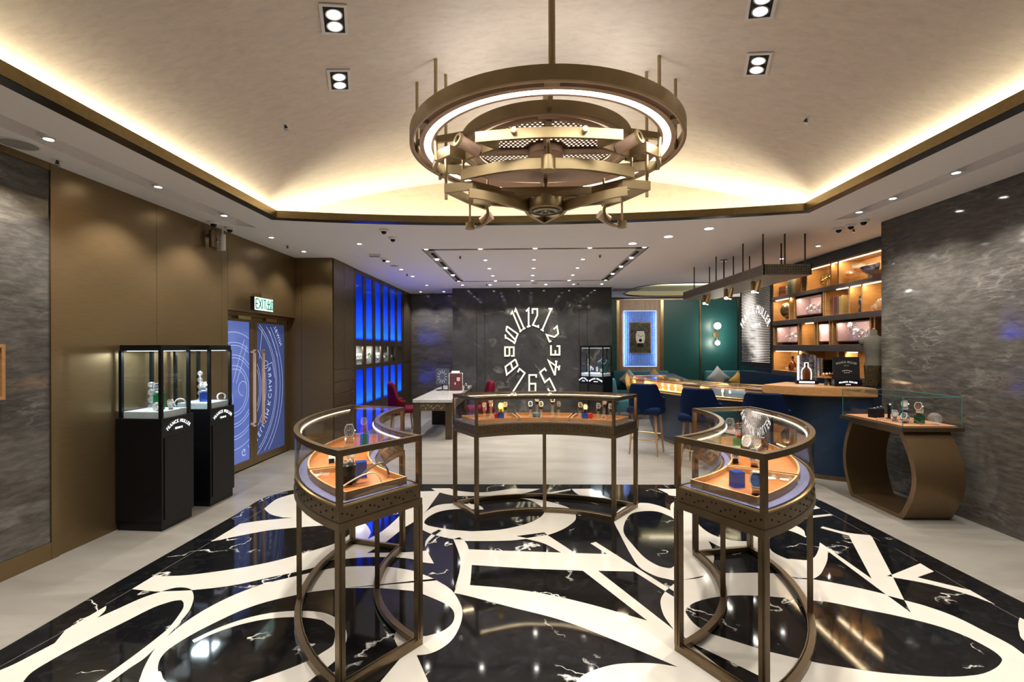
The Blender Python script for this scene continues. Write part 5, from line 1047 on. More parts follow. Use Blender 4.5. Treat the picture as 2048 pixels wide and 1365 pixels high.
for j in range(95):
    for k in range(3):
        y, z = y0 + .05 + j * .034 + (k % 2) * .017, .035 + .034 * k
        if y < y1 - .03: q = MB().lathe([(.0005, 0), (.007, 0)], n=6); q.xf(Matrix.Translation((-hx - .0012, y, z)) @ Matrix.Rotation(-PI/2, 4, 'Y')); g.add(q.v, q.f)
for j in range(17):
    for k in range(3):
        x, z = -hx + .04 + j * .034, .035 + .034 * k; q = MB().lathe([(.0005, 0), (.007, 0)], n=6); q.xf(Matrix.Translation((x, y0 - .0012, z)) @ Matrix.Rotation(PI/2, 4, 'X')); g.add(q.v, q.f)
stuff(g.build('side_holes', M_LIP, t))
for y in (-1.55, -.95, .05, 1.1):
    for x in (-.27, .015, .28):
        MB().cyl((x, y, .02), (x, y, .56), .011, 8).build('hanger_rod', M_BRZD, t)
MB().lathe([(.001, .545), (.055, .545), (.055, .56), (.001, .56)], (.0, .4, 0), 16).cyl((0, .4, .02), (0, .4, .55), .014, 8).build('feed_stem', M_BRZD, t)
for i, (y, tilt) in enumerate(((-1.25, .5), (-1.05, -.35), (-.35, .5), (-.1, -.45), (.62, .5), (.85, -.45))):
    p0 = Vector((-.17, y, -.02)); d_ = Vector((-.25, tilt * .8 - .3, -1)).normalized(); sp_ = MB().cyl(p0, p0 + d_ * .17, .034, 16).build('spot_cylinder', M_BRASS, t, 40); MB().cyl(p0 + Vector((0, 0, .0)), p0 + Vector((0, 0, .03)), .008, 6).build('swivel', M_BRASS, sp_)
    MB().cyl(p0 + d_ * .171, p0 + d_ * .173, .028, 14).build('spot_lens', M_LENS, sp_); spot('rack_spot', t, p0 + d_ * .19, 22, WARM, 55, aim=d_)

# ================================================================== SHELVING WALL
SX2 = 4.86; y0s, y1s = 5.95, 9.66
rows = [(1.24, 1.615), (1.725, 2.105), (2.195, 2.595), (2.665, 3.02)]
bs = thing('bookshelf_wall', 'tall lit oak bookshelf wall with bronze edged shelves behind the bar', 'bookshelf', (SX2, 7.8, 0)); by = lambda y: y - 7.8
B(.33, .335, by(y0s), by(y1s), 1.0, 3.19).build('back_panel', M_SHELFW, bs); B(.0, .33, by(y1s), by(y1s) + .05, 1.0, 3.19).build('side_panel', M_SHELFW, bs); B(-.02, .33, by(y0s), by(y1s) + .05, 3.05, 3.19).build('cornice', mat('slate_blue_paint', (.03, .042, .055), .45), bs)
zz = [1.16] + [v for r in rows for v in r]
for a, b in ((1.16, 1.24), (1.615, 1.725), (2.105, 2.195), (2.595, 2.665), (3.02, 3.05)):
    s_ = B(.0, .33, by(y0s), by(y1s), a, b).build('shelf', M_SHELFW, bs)
    if b < 3: B(-.018, .0, by(y0s), by(y1s) + .05, a + .005, b - .005).build('bronze_edge', mat('gunmetal_edge', (.20, .175, .155), .32, .85), s_)
struct(B(SX2 - .05, SX2 + .30, y0s + .05, y1s + 1.4, .0, 1.155).build('trim_1', M_NAVY))
Yp = lambda px: at_x(px, 600, SX2)[0]
div = {3: [1602, 1613, 1661, 1676], 2: [1578, 1588, 1646, 1650, 1698, 1723], 1: [1548, 1596, 1603, 1628, 1634, 1658, 1664, 1740, 1748], 0: [1596, 1610, 1675, 1689, 1716]}
for r, ps_ in div.items():
    for p in ps_: y = Yp(p); B(.004, .33, by(y) - .015, by(y) + .015, rows[r][0], rows[r][1]).build('divider', M_SHELFW, bs)
M_PINK = mat('blush_suede', (.34, .22, .20), .75)
def vit(row, pa, pb, label):
    ya, yb = Yp(pb), Yp(pa); z0, z1 = rows[row][0] + .045, rows[row][1] - .035; v_ = thing('shelf_vitrine', label, 'display box', (SX2 + .01, (ya + yb) / 2, z0), 0, 'blush lined vitrines in the bookshelf'); w, h = (yb - ya) / 2, z1 - z0
    f_ = MB().box(0, .02, -w, w, 0, .012).box(0, .02, -w, w, h - .012, h).box(0, .02, -w, -w + .012, .012, h - .012).box(0, .02, w - .012, w, .012, h - .012).build('frame', M_BRASS, v_); B(.26, .30, -w, w, 0, h).build('lining', M_PINK, v_); B(.02, .26, -w, w, -.004, .004).build('lining', M_PINK, v_); B(.02, .26, -w, -w + .006, .004, h).box(.02, .26, w - .006, w, .004, h).box(.02, .26, -w, w, h, h + .006).build('lining', M_PINK, v_); B(.008, .012, -w + .012, w - .012, .012, h - .012).build('pane', M_GLASS, v_)
    strip_lamp('vitrine_led', (.05, -w + .02, h - .006), (.05, w - .02, h - .006), .012, 2.6, (1, .86, .78), (.4, 0, -1), parent=v_); return (ya, yb, z0)
V = [vit(2, 1590, 1642, 'blush lined lit vitrine in the second bookshelf row from the top'), vit(1, 1552, 1594, 'blush lined lit vitrine at the left end of the third bookshelf row'), vit(1, 1636, 1657, 'small square blush vitrine in the middle of the third bookshelf row'), vit(1, 1670, 1739, 'widest blush lined lit vitrine in the third bookshelf row')]
for r, a, b, w_ in ((3, 5.98, 8.45, 16), (3, 8.75, 9.6, 5), (2, 6.0, 7.75, 12), (2, 9.05, 9.6, 4), (1, 8.36, 8.6, 2), (0, 8.75, 9.6, 5), (0, 7.25, 7.5, 3), (0, 6.0, 7.0, 4)):
    z = rows[r][1] - .004
    B(.012, .022, by(a), by(b), z - .010, z).build('shelf_led', M_LEDW, bs); strip_lamp('shelf_lamp', (.02, by(a), z - .014), (.02, by(b), z - .014), .012, w_ * .5, (1, .78, .46), (.55, 0, -1), parent=bs)
# perforated portrait screen
t = thing('perforated_screen', 'backlit perforated bronze screen with glowing dot portrait and arched lettering', 'decorative screen', (SX2 - .03, 10.38, 1.27)); sy = .70; sh = 1.86
B(0, .02, -sy, sy, 0, sh).build('screen_plate', mat('screen_bronze', (.018, .014, .011), .45, .5), t)
g = MB(); nyy, nzz = 32, 50
def lum(u, v):      # u 0..1 left (far) to right (near), v 0..1 bottom to top: coarse portrait tones
    face = math.exp(-(((u - .30) / .28) ** 2 + ((v - .70) / .2) ** 2)); body = math.exp(-(((u - .42) / .33) ** 2 + ((v - .36) / .28) ** 2)); hair = math.exp(-(((u - .68) / .16) ** 2 + ((v - .80) / .16) ** 2)); arm = math.exp(-(((u - .13) / .17) ** 2 + ((v - .13) / .14) ** 2)); legs = math.exp(-(((u - .6) / .2) ** 2 + ((v - .12) / .14) ** 2)); band = .35 * (math.sin(v * 60 + 6 * u) > .2) * math.exp(-((u - .42) / .1) ** 2) * (v < .5)
    return max(.10, min(1, .28 + .75 * face + .75 * body + .5 * legs - .6 * hair - .65 * arm - band - .6 * max(0, v - .86) / .14))
for i in range(nyy):
    for j in range(nzz):
        u, v = (i + .5) / nyy, (j + .5) / nzz
        y = sy - .07 - (2*sy - .14) * (u + (.5 / nyy if j % 2 else 0)); z = .09 + (sh - .16) * v; r_ = .003 + .0115 * lum(u, v) ** 1.3
        q = MB().lathe([(.0005, 0), (r_, 0)], n=6); q.xf(Matrix.Translation((-.0015, y, z)) @ Matrix.Rotation(-PI/2, 4, 'Y')); g.add(q.v, q.f)
stuff(g.build('lit_perforations', emis('screen_glow', (1, .84, .70), 1.5), t))
tx = arc_text('FRANCK MULLER', .25, .62, gap=.05, widen=.62); place(tx, (-.004, 0, .52), (0, -1, 0), (0, 0, 1)); tx.build('arched_lettering', emis('screen_letters', (1, .93, .85), 1.6), t); tx = text_mb('GENEVE', .13, .8, .1); place(tx, (-.004, -.05, .84), (0, -1, 0), (0, 0, 1)); tx.build('lettering', _mats['screen_letters'], t)
# ================================================================== WATCHES AND SMALL THINGS
def tonneau(w, h): return [(-w*.55, -h), (w*.55, -h), (w*.82, -h*.72), (w, -h*.25), (w, h*.25), (w*.82, h*.72), (w*.55, h), (-w*.55, h), (-w*.82, h*.72), (-w, h*.25), (-w, -h*.25), (-w*.82, -h*.72)]
def watch_mesh(strap, case, dial, stand=None, sh=0.0, full=True, closed=True):
    """a wristwatch closed to a ring, dial facing -y and slightly up; sh = height of its stand"""
    r = .030; zc = sh + r * 1.14 + .001; parts = {}; n_ = 40; rg = []
    for i in range(n_ + 1):
        a = 2*PI*i/n_; w = .0135 - .003 * math.cos(a - R(155)) - (.0012 if i % 2 else 0); d = (math.cos(a), math.sin(a)); pin, pout = (r * .88, r * (1.03 if i % 2 else .985))
        rg.append([(-w, d[0]*pin, zc + d[1]*pin*1.12), (w, d[0]*pin, zc + d[1]*pin*1.12), (w, d[0]*pout, zc + d[1]*pout*1.12), (-w, d[0]*pout, zc + d[1]*pout*1.12)])
    parts['strap'] = (MB().loft(rg, caps=False), strap)
    M_ = Matrix.Translation((0, -r * .93, zc + r * .42)) @ Matrix.Rotation(R(66), 4, 'X')
    tn = tonneau(.0175, .0225)
    parts['case'] = (MB().prism(tn, -.003, .006).cyl((.016, 0, .003), (.0215, 0, .003), .003, 8).xf(M_), case); parts['bezel'] = (MB().strip(tonneau(.0158, .0205), .0036, .006, .0105, closed=True).xf(M_), case)
    parts['dial'] = (MB().prism(tonneau(.0145, .0190), .006, .0072).xf(M_), dial)
    g = MB()
    for k in range(12):
        a = 2*PI*k/12; c_, s_ = math.cos(a), math.sin(a); q = 1 / max(abs(c_) / .0115, abs(s_) / .0155); g.strip([(c_*q*.66, s_*q*.66), (c_*q, s_*q)], .0014, .0072, .0078)
    g.strip([(0, 0), (.004, .009)], .0013, .0078, .0082); g.strip([(0, 0), (-.006, .003)], .0016, .0078, .0082); parts['dial_marks'] = (g.xf(M_), M_MARK if dial is M_DIALB else M_MARKD)
    return parts
M_MARK = mat('pale_mark', (.6, .58, .5), .3, .3); M_MARKD = mat('dark_mark', (.05, .04, .04), .4)
_wm = {}
def watch(label, loc, rz=0, s=1.0, strap=M_SILVER, case=M_SILVER, dial=M_DIALB, group=None, stand=0.0, closed=True, smat=M_ACR):
    key = (strap.name, case.name, dial.name, stand, closed, smat.name)
    if key not in _wm:
        p = watch_mesh(strap, case, dial, None, stand, True, closed); ms = {k: v[0].mesh(k, v[1], 30) for k, v in p.items()}
        if stand: ms['stand'] = MB().box(-.010, .010, -.012, .014, .004, stand + .008).box(-.018, .018, -.02, .022, 0, .004).box(-.012, .012, -.006, .008, stand + .006, stand + .03).mesh('stand', smat)
        _wm[key] = ms
    t = thing('wristwatch', label, 'watch', loc, rz, group); t.scale = (s,) * 3
    for k, me in _wm[key].items(): link(bpy.data.objects.new(k, me), t)
    return t
def on(px, py, z): x, y = at_z(px, py, z); return (x, y, z)
TZ = .9385
def block(name, label, loc, rz, w, d, h, mt, cat='display block'):
    t = thing(name, label, cat, loc, rz); b = min(w, d) * .08; q = MB().rbox(-w/2, w/2, -d/2, d/2, 0, h, b).build('body', mt, t); B(-w/2 - .003, w/2 + .003, -d/2 - .003, d/2 + .003, 0, .004).build('foot_plate', M_ACR, t); return t
# left case ------------------------------------------------------------
def cup(label, loc):
    t = thing('black_display_cup', label, 'display block', loc); MB().lathe([(.001, 0), (.040, 0), (.042, .008), (.042, .105), (.036, .112), (.001, .112)], n=24).build('cup', M_BLACK, t, 40); g = MB()
    for k in range(9): a = k * .7; g.ell((.018 * math.cos(a), .018 * math.sin(a), .118 + .006 * (k % 3)), .009, .006, .008, 8, 5)
    g.build('crystal_top', M_CHROME, t, 40)
cup('black cylindrical stand topped with silver crystal pieces in the left case', on(697, 968, TZ))
def relief(name, label, loc, rz, s=1.0):
    t = thing(name, label, 'display prop', loc, rz); t.scale = (s,) * 3
    for k in range(2):
        g = MB(); c_ = [(-.03 + .055 * k + .034 * math.cos(a) * (1 - .25 * math.cos(2*a)), .012 * k + .022 * math.sin(a)) for a in [2*PI*i/20 for i in range(20)]]; g.prism(c_, 0, .008 + .004 * k); g.build('frosted_plate', M_ACR if k else mat('frosted_white', (.7, .66, .6), .5), t, 40)
    MB().ell((.0, .005, .014), .014, .01, .008).build('frosted_bead', M_ACR, t, 50)
relief('frosted_number_prop', 'frosted acrylic prop lying at the left of the near tray in the left case', on(641, 953, TZ), .2)
block('blue_block', 'blue glass block standing in the near tray of the left case', on(722, 955, TZ), .4, .062, .05, .095, M_ACRB); block('green_block', 'green glass block carrying a watch in the left case', on(729, 893, TZ), .3, .062, .05, .10, M_ACRG); block('mauve_block', 'mauve glass block on top of the green one in the left case', on(729, 893, TZ)[:2] + (TZ + .1015,), .5, .052, .045, .035, M_ACRP); block('clear_block', 'clear block under the big steel watch in the left case', on(699, 905, TZ), .2, .07, .055, .065, M_ACR)
x, y, z = on(699, 905, TZ); watch('big steel ring watch on a clear block in the left case', (x, y, TZ + .066), .35, 2.0)
x, y, z = on(729, 893, TZ); watch('crystal set watch on stacked green and mauve blocks in the left case', (x, y, TZ + .1365), .2, 1.25, M_ACRP, M_CHROME, M_GOLD)
watch('steel ring watch standing in the middle tray of the left case', on(702, 925, TZ), .5, 1.3, M_SILVER, M_SILVER, M_DIALW)
t = thing('white_wedge', 'white wedge with dark face in the middle tray of the left case', 'display prop', on(664, 925, TZ), .3); MB().prism_x([(-.03, 0), (.03, 0), (.02, .05)], -.022, .022).build('wedge', mat('matt_stone', (.38, .36, .33), .6), t); B(-.018, .018, -.033, -.028, .002, .03).build('dark_face', M_BLACKS, t)
for k, (pa, pb, l) in enumerate((((684, 976), (763, 966), 'taupe watch strap arching over the near tray, the front one'), ((706, 970), (779, 954), 'dark brown watch strap arching over the near tray, the rear one'))):
    a, b = Vector(on(*pa, TZ)), Vector(on(*pb, TZ)); t = thing('watch_strap', l, 'watch strap', a, 0, 'loose watch straps'); d = b - a; u = Vector((-d.y, d.x, 0)).normalized() * .011; rg = []
    for i in range(17):
        q = i / 16; h = .075 * (math.sin(PI * min(1, q * .62)) if q < .8 else math.sin(PI * .62 * .8) * ((1 - q) / .2) ** .6) * (.8 + .4 * k); p = d * q + Vector((0, 0, h + .002)); rg.append([p - u, p + u, p + u + Vector((0, 0, .004)), p - u + Vector((0, 0, .004))])
    MB().loft(rg).build('strap_band', mat('taupe_strap', (.30, .26, .22), .6) if not k else mat('brown_strap', (.04, .028, .02), .5), t, 50); MB().box(-.012, .012, -.006, .006, 0, .008).build('buckle', M_SILVER, t)
# right case -----------------------------------------------------------
block('clear_block', 'clear block at the back of the middle tray in the right case', on(1461, 893, TZ), .1, .055, .05, .095, M_ACR); block('green_block', 'green glass block in the middle tray of the right case', on(1479, 900, TZ), .2, .075, .05, .085, M_ACRG); block('blue_block', 'blue glass block standing in the near tray of the right case', on(1474, 974, TZ), .2, .06, .055, .085, M_ACRB); block('clear_block', 'small clear cylinder block in the near tray of the right case', on(1512, 966, TZ), 0, .045, .045, .06, M_ACR)
x, y, z = on(1464, 893, TZ); watch('steel ring watch with dark dial on the clear block in the right case', (x - .01, y, TZ + .0965), -.5, 1.7, M_SILVER, M_CHROME, M_DIALB)
x, y, z = on(1479, 900, TZ); watch('orange strap gold watch on the green block in the right case', (x, y, TZ + .0865), -.3, 1.6, mat('orange_strap', (.55, .10, .02), .5), M_GOLD, M_DIALB)
watch('green strap watch beside the green block in the right case', on(1500, 906, TZ), -.8, 1.8, mat('olive_strap', (.09, .13, .03), .5), M_SILVER, M_DIALW); watch('rose gold ring watch rightmost in the middle tray of the right case', on(1523, 908, TZ), -.9, 1.7, M_GOLD, M_GOLD, M_DIALW); watch('steel bracelet watch leaning at the front of the middle tray in the right case', on(1471, 926, TZ), -.4, 1.3, mat('black_strap', (.02, .02, .022), .5), M_SILVER, M_DIALB); watch('steel ring watch on the right of the middle tray front in the right case', on(1510, 934, TZ), -.6, 1.7, M_SILVER, M_SILVER, M_DIALB); watch('openwork steel watch standing in the near tray of the right case', on(1514, 990, TZ), -.5, 1.75, M_CHROME, M_CHROME, mat('blue_dial', (.02, .06, .20), .25))
relief('frosted_number_prop', 'frosted acrylic prop lying near the glass in the right case, left piece', on(1549, 958, TZ), .4); relief('frosted_number_prop', 'frosted acrylic prop lying near the glass in the right case, right piece', on(1580, 963, TZ), -.5, .9)
# centre case ----------------------------------------------------------
M_PINKS = mat('pink_strap', (.60, .35, .40), .6); M_CREAM = mat('cream_strap', (.70, .66, .45), .6); M_YEL = mat('yellow_strap', (.75, .55, .01), .5); M_BRN = mat('dark_brown_strap', (.05, .03, .02), .6)
CW = [(969, 5.25, .055, M_PINKS, M_GOLD, M_DIALW, 'pink strap watch leftmost in the centre case'), (982, 5.28, .085, M_CREAM, M_GOLD, M_DIALW, 'cream strap watch beside the pink one in the centre case'), (1011, 5.3, .055, M_BRN, M_GOLDY, M_DIALW, 'small gold watch right of the yellow one in the centre case'),
 (1061, 5.32, .06, M_BRN, M_SILVER, M_DIALB, 'brown strap watch left of the three in the middle tray of the centre case'), (1074, 5.34, .10, M_BRN, M_GOLD, M_DIALW, 'highest rose gold watch in the middle tray of the centre case'), (1082, 5.30, .06, M_BRN, M_GOLD, M_DIALB, 'rose gold watch right of the highest one in the middle tray'), (1105, 5.34, .095, M_BRN, M_GOLDY, M_DIALB, 'tall gold watch right of centre in the centre case'), (1117, 5.30, .06, M_BRN, M_BRZ, M_DIALB, 'low bronze watch right of centre in the centre case'),
 (1160, 5.28, .055, M_BRN, M_GOLDY, M_DIALB, 'low gold watch left of the blue block in the right tray of the centre case'), (1196, 5.25, .05, M_BRN, M_SILVER, M_DIALB, 'dark watch left of the tall one in the right tray of the centre case'), (1208, 5.27, .08, M_BRN, M_GOLD, M_DIALW, 'tall rose gold watch in the right tray of the centre case'), (1220, 5.22, .05, M_BRN, M_SILVER, M_DIALB, 'dark watch rightmost in the centre case')]
for px, Y_, st, a, b, c, l in CW: x = at_y(px, 830, Y_)[0]; watch(l, (x, Y_, TZ), 0, 1.3, a, b, c, 'watches on stands in the centre case', st)
for px, l in ((1002, 'blue cube with printed numerals in the left tray of the centre case'), (1170, 'blue cube with printed numerals in the right tray of the centre case')):
    x = at_y(px, 838, 5.06)[0]; block('blue_cube', l, (x, 5.06, TZ), 0, .062, .062, .075, M_ACRB)
x = at_y(1002, 838, 5.06)[0]; watch('yellow strap watch on the blue cube in the centre case', (x, 5.06, TZ + .0765), 0, 1.5, M_YEL, M_YEL, M_DIALW)
x = at_y(1170, 838, 5.06)[0]; watch('bronze watch on the blue cube in the right tray of the centre case', (x, 5.06, TZ + .0765), 0, 1.3, M_BRN, M_BRZ, M_DIALW)
t = thing('blue_numeral_drum', 'dark blue drum with a white numeral in the middle tray of the centre case', 'display block', (at_y(1073, 838, 5.12)[0], 5.12, TZ)); MB().lathe([(.001, 0), (.035, 0), (.04, .01), (.04, .06), (.033, .07), (.001, .07)], n=20).build('drum', mat('petrol_blue', (.03, .07, .13), .35), t, 40); tx = text_mb('2', .05); place(tx, (0, -.0405, .015), (1, 0, 0), (0, 0, 1)); tx.build('numeral', M_DIALW, t)
for px, l in ((993, 'red disc leaning beside the left blue cube in the centre case'), (1181, 'red disc leaning beside the right blue cube in the centre case')):
    t = thing('red_disc', l, 'display prop', (at_y(px, 836, 5.10)[0], 5.10, TZ), .3, 'red discs in the centre case'); MB().cyl((0, 0, .036), (0, .008, .036), .034, 20).build('disc', mat('signal_red', (.55, .03, .015), .4), t, 40); MB().cyl((0, -.003, .036), (0, .0, .036), .02, 16).build('inner_disc', mat('deep_red', (.35, .02, .01), .4), t); B(-.012, .012, .0, .02, 0, .006).build('foot', M_ACR, t)
for px, l in ((984, 'clear gear shaped ring in the left tray of the centre case'), (1207, 'clear gear shaped ring in the right tray of the centre case'), (1105, 'low clear letter prop in the middle tray of the centre case')):
    t = thing('acrylic_gear', l, 'display prop', (at_y(px, 838, 5.04)[0], 5.04, TZ), 0, 'acrylic props in the centre case'); g = MB().annulus((0, 0), .018, .027, 0, .01, n=24)
    for k in range(10): a = 2*PI*k/10; g.box(.026*math.cos(a)-.004, .026*math.cos(a)+.004, .026*math.sin(a)-.004, .026*math.sin(a)+.004, 0, .01)
    g.xf(Matrix.Translation((0, 0, .031)) @ Matrix.Rotation(PI/2, 4, 'X')); g.build('gear_ring', M_ACR, t, 40); B(-.02, .02, -.012, .004, 0, .004).build('foot', M_ACR, t)
# kiosk contents ---------------------------------------------------------
KZ = 1.1055
block('green_block', 'green malachite block in the nearer kiosk by the bronze wall', (-3.575, 4.60, KZ), .15, .075, .06, .15, M_ACRG); watch('large steel watch on top of the green block in the nearer kiosk', (-3.575, 4.60, KZ + .1515), .3, 1.5, M_CHROME, M_CHROME, M_DIALB); watch('white dial steel watch beside the green block in the nearer kiosk', (-3.49, 4.64, KZ), .5, 1.35, M_WHITE, M_SILVER, M_DIALW); watch('white strap ring watch at the front of the nearer kiosk', (-3.52, 4.50, KZ), 1.2, 1.15, M_WHITE, M_SILVER, M_DIALW)
def cuff(label, loc, rz, s=1.0, mt=M_WHITE):
    t = thing('white_cuff', label, 'display prop', loc, rz); t.scale = (s,) * 3; MB().annulus((0, 0), .04, .05, -.014, .014, R(-40), R(220), 24).xf(Matrix.Translation((0, 0, .05)) @ Matrix.Rotation(PI/2, 4, 'X')).build('arc', mt, t, 40); B(-.02, .02, -.014, .014, 0, .006).build('foot', mt, t)
cuff('white arc shaped watch cuff in the nearer kiosk', (-3.44, 4.70, KZ), .6)
t = thing('crystal_column', 'twisted clear crystal column in the nearer kiosk', 'display prop', (-3.70, 4.66, KZ)); MB().lathe([(.022 + .010 * math.cos(k * .9), .012 + k * .011) for k in range(24)], n=14).build('column', M_ACR, t, 50); MB().lathe([(.001, 0), (.035, 0), (.035, .012), (.001, .012)], n=16).build('foot', M_ACR, t)
block('blue_block', 'pale blue glass block in the kiosk beside the doors', (-3.60, 5.30, KZ), .2, .08, .06, .10, M_ACRB); watch('large steel watch on the blue block in the kiosk beside the doors', (-3.60, 5.30, KZ + .1015), .4, 1.7, M_CHROME, M_CHROME, M_DIALB); cuff('white oval cuff at the right of the kiosk beside the doors', (-3.46, 5.38, KZ), .9, .9)
t = thing('crystal_column', 'twisted clear crystal column in the kiosk beside the doors', 'display prop', (-3.72, 5.40, KZ)); MB().lathe([(.020 + .010 * math.cos(k * 1.1), .012 + k * .013) for k in range(26)], n=14).build('column', M_ACR, t, 50); MB().lathe([(.001, 0), (.035, 0), (.035, .012), (.001, .012)], n=16).build('foot', M_ACR, t)
t = thing('necklace_bust', 'dark teal jewellery bust with a diamond necklace in the kiosk before the clock wall', 'bust', (1.74, 10.98, KZ), -.2)
bg = MB().loft([[(w_ * math.cos(a), .05 * math.sin(a) * (1 if z_ < .2 else .8), z_) for a in [2*PI*i/18 for i in range(18)]] for w_, z_ in ((.07, 0), (.075, .02), (.10, .10), (.14, .20), (.145, .25), (.10, .29), (.05, .31), (.045, .37))]); bg.build('bust', mat('dark_teal_velvet', (.012, .05, .055), .7), t, 50)
MB().tube([(.095 * math.sin(a) * (1 - .2*abs(a)), -.055 - .004*math.cos(a), .29 - .135 * math.cos(a) + .06) for a in [(-1.35 + 2.7*i/20) for i in range(21)]], .006, 6).build('necklace', M_CHROME, t, 50)
for i, (x, y, s_, l, st) in enumerate(((1.50, 10.98, 1.3, 'blue strap watch in the kiosk before the clock wall', M_ACRB), (1.58, 10.92, 1.5, 'steel watch beside the teal bust in the kiosk before the clock wall', M_CHROME), (1.44, 11.10, 1.7, 'large steel watch at the back left of the clock wall kiosk', M_SILVER), (1.66, 10.86, 1.1, 'small steel watch at the front of the clock wall kiosk', M_SILVER))): watch(l, (x, y, KZ), .2 * i - .3, s_, st, M_CHROME, M_DIALW, stand=.03)
t = thing('crystal_column', 'tall column of crystal cubes in the clock wall kiosk', 'display prop', (1.40, 11.0, KZ)); g = MB()
for k in range(7): g.ell((0, 0, .03 + k * .046), .022, .022, .02, 8, 6)
g.build('cubes', M_ACR, t); MB().cyl((0, 0, 0), (0, 0, .34), .005, 6).build('rod', M_CHROME, t)
# console contents ---------------------------------------------------------
OZ = .9185
def C_(dx, dy): return (3.67 + dx, 4.82 + dy, OZ)
t = thing('black_ring_display', 'black display block with rings at the far end of the leather console', 'display block', C_(.16, .60), .3); MB().rbox(-.07, .07, -.04, .04, 0, .10, .012).build('block', M_BLACKS, t)
for k in range(3): MB().ell((-.045 + .045*k, -.02, .105 + .006*k), .014, .012, .008, 10, 6).build('ring_stone', M_CHROME, t, 50)
t = thing('black_ring_tree', 'slim black stand with pearl rings on the leather console', 'display stand', C_(.24, .52), .2); B(-.03, .03, -.02, .02, 0, .006).build('foot', M_BLACKS, t); B(-.01, .01, -.008, .008, .006, .16).build('post', M_BLACKS, t); MB().ell((.0, -.012, .15), .012, .01, .01).build('pearl', M_WHITE, t, 50)
block('blue_block', 'blue block behind the steel watches on the leather console', C_(.27, .34), .4, .06, .05, .10, M_ACRB); block('green_box', 'green box with dark front on the leather console', C_(.29, .18), .5, .085, .06, .085, mat('malachite', (.005, .10, .05), .25, var=.4, scale=60))
x, y, z = C_(.27, .34); watch('steel bracelet watch on top of the blue block on the console', (x, y, z + .1015), -.7, 1.6, M_SILVER, M_CHROME, M_DIALW); x, y, z = C_(.29, .18); watch('large brown lined steel watch on top of the green box on the console', (x, y, z + .0865), -.8, 1.8, M_SILVER, M_CHROME, mat('brown_dial', (.12, .05, .03), .3)); watch('white and steel watch lying before the blue block on the console', C_(.18, .36), -.6, 1.6, M_WHITE, M_CHROME, M_DIALW); watch('steel watch in the middle of the console with straps beside it', C_(.17, .20), -.9, 1.5, M_SILVER, M_CHROME, M_DIALB)
for k in range(4):
    t = thing('steel_bracelet', 'flat steel bracelet lying on the leather console, %s of four' % ('rearmost', 'second from the back', 'third from the back', 'foremost')[k], 'bracelet', C_(.10 + .03*k, .36 - .07*k), -.5 - .1*k, 'flat steel bracelets on the console'); g = MB()
    for i in range(14): g.box(-.085 + i*.012, -.075 + i*.012, -.009, .009, .002 + .03*math.sin(i/13*PI)*(.5 + .3*k), .006 + .03*math.sin(i/13*PI)*(.5 + .3*k))
    g.build('links', M_SILVER, t); B(-.09, -.08, -.006, .006, 0, .006).build('clasp', M_GOLD, t)
t = thing('glass_watch_dome', 'clear glass orb holding a watch on the leather console', 'display dome', C_(.36, .08), 0); MB().ell((0, 0, .062), .058, .058, .058, 20, 12).build('orb', M_ACR, t, 60); MB().lathe([(.001, 0), (.03, 0), (.03, .006), (.001, .006)], n=14).build('foot', M_CHROME, t); MB().prism(tonneau(.017, .022), 0, .008).xf(Matrix.Translation((0, -.01, .05)) @ Matrix.Rotation(R(70), 4, 'X')).build('watch_head', M_CHROME, t)
for k in range(3):
    t = thing('silver_ring', '%s small pearl ring from the left on the console before the black displays' % ORD[k], 'ring', C_(.10 + .05*k, .50 - .03*k), .5*k, 'loose rings on the console'); MB().annulus((0, 0), .009, .012, 0, .005, n=14).build('band', M_GOLD, t); MB().ell((0, -.011, .007), .006, .006, .006, 8, 6).build('pearl', M_WHITE, t)
# bar vitrine watches -------------------------------------------------------
for k in range(3):
    a, b = cuts[k], cuts[k+1] - 2
    for i in range(5):
        q = .34 + .13 * i; j = a + (b - a) * q; p = Vector(front[int(j)]).lerp(Vector(backp[int(j)]), .24); watch('%s steel watch from the left on a white stand in the %s bar vitrine' % (ORD[i], ('leftmost', 'middle', 'right')[k]), (p.x, p.y, .9465), -.4, 1.0, M_SILVER, M_SILVER, M_DIALW, 'watches in the %s bar vitrine' % ('leftmost', 'middle', 'right')[k], .035 + .012 * (i % 2), smat=M_WHITE)
# shelf watches in the blue light wall ----------------------------------------
cmap = [M_SILVER, M_ACRB, M_ACRG, M_CHROME, M_GOLD, M_WHITE]
for bi, (a, b) in enumerate(mids):
    for r_ in range(2):
        for i in range(9 if bi < 2 else 3):
            y = a + .07 + (b - a - .14) * (i + .4 * r_) / 9.4; watch('%s watch from the left, %s row, %s window between the blue panels' % (ORD[i], ('front', 'back')[r_], ('nearest', 'middle', 'farthest')[bi]), (SX - .08 - .08 * r_, y, 1.3755), R(60), 1.25, cmap[(i*2 + r_ + bi) % 6], M_CHROME, M_DIALW, 'watches in the %s window of the blue wall' % ('nearest', 'middle', 'farthest')[bi], .05 + .05 * r_)
# watches in the bookshelf vitrines ---------------------------------------------
for (ya, yb, z0), nw, l in ((V[0], 5, 'second row'), (V[1], 3, 'left'), (V[3], 6, 'widest')):
    for i in range(nw):
        f = .12 + .58 * i / max(1, nw - 1); y = ya + (yb - ya) * f; watch('%s steel watch from the right on a stand in the %s blush vitrine' % (ORD[i], l), (SX2 + .12, y, z0 + .0045), R(-75), 1.35 if l != 'widest' or i != nw - 1 else 2.0, M_CHROME, M_CHROME, M_DIALW, 'watches in the %s blush vitrine' % l, .04 + .03 * (i % 2))
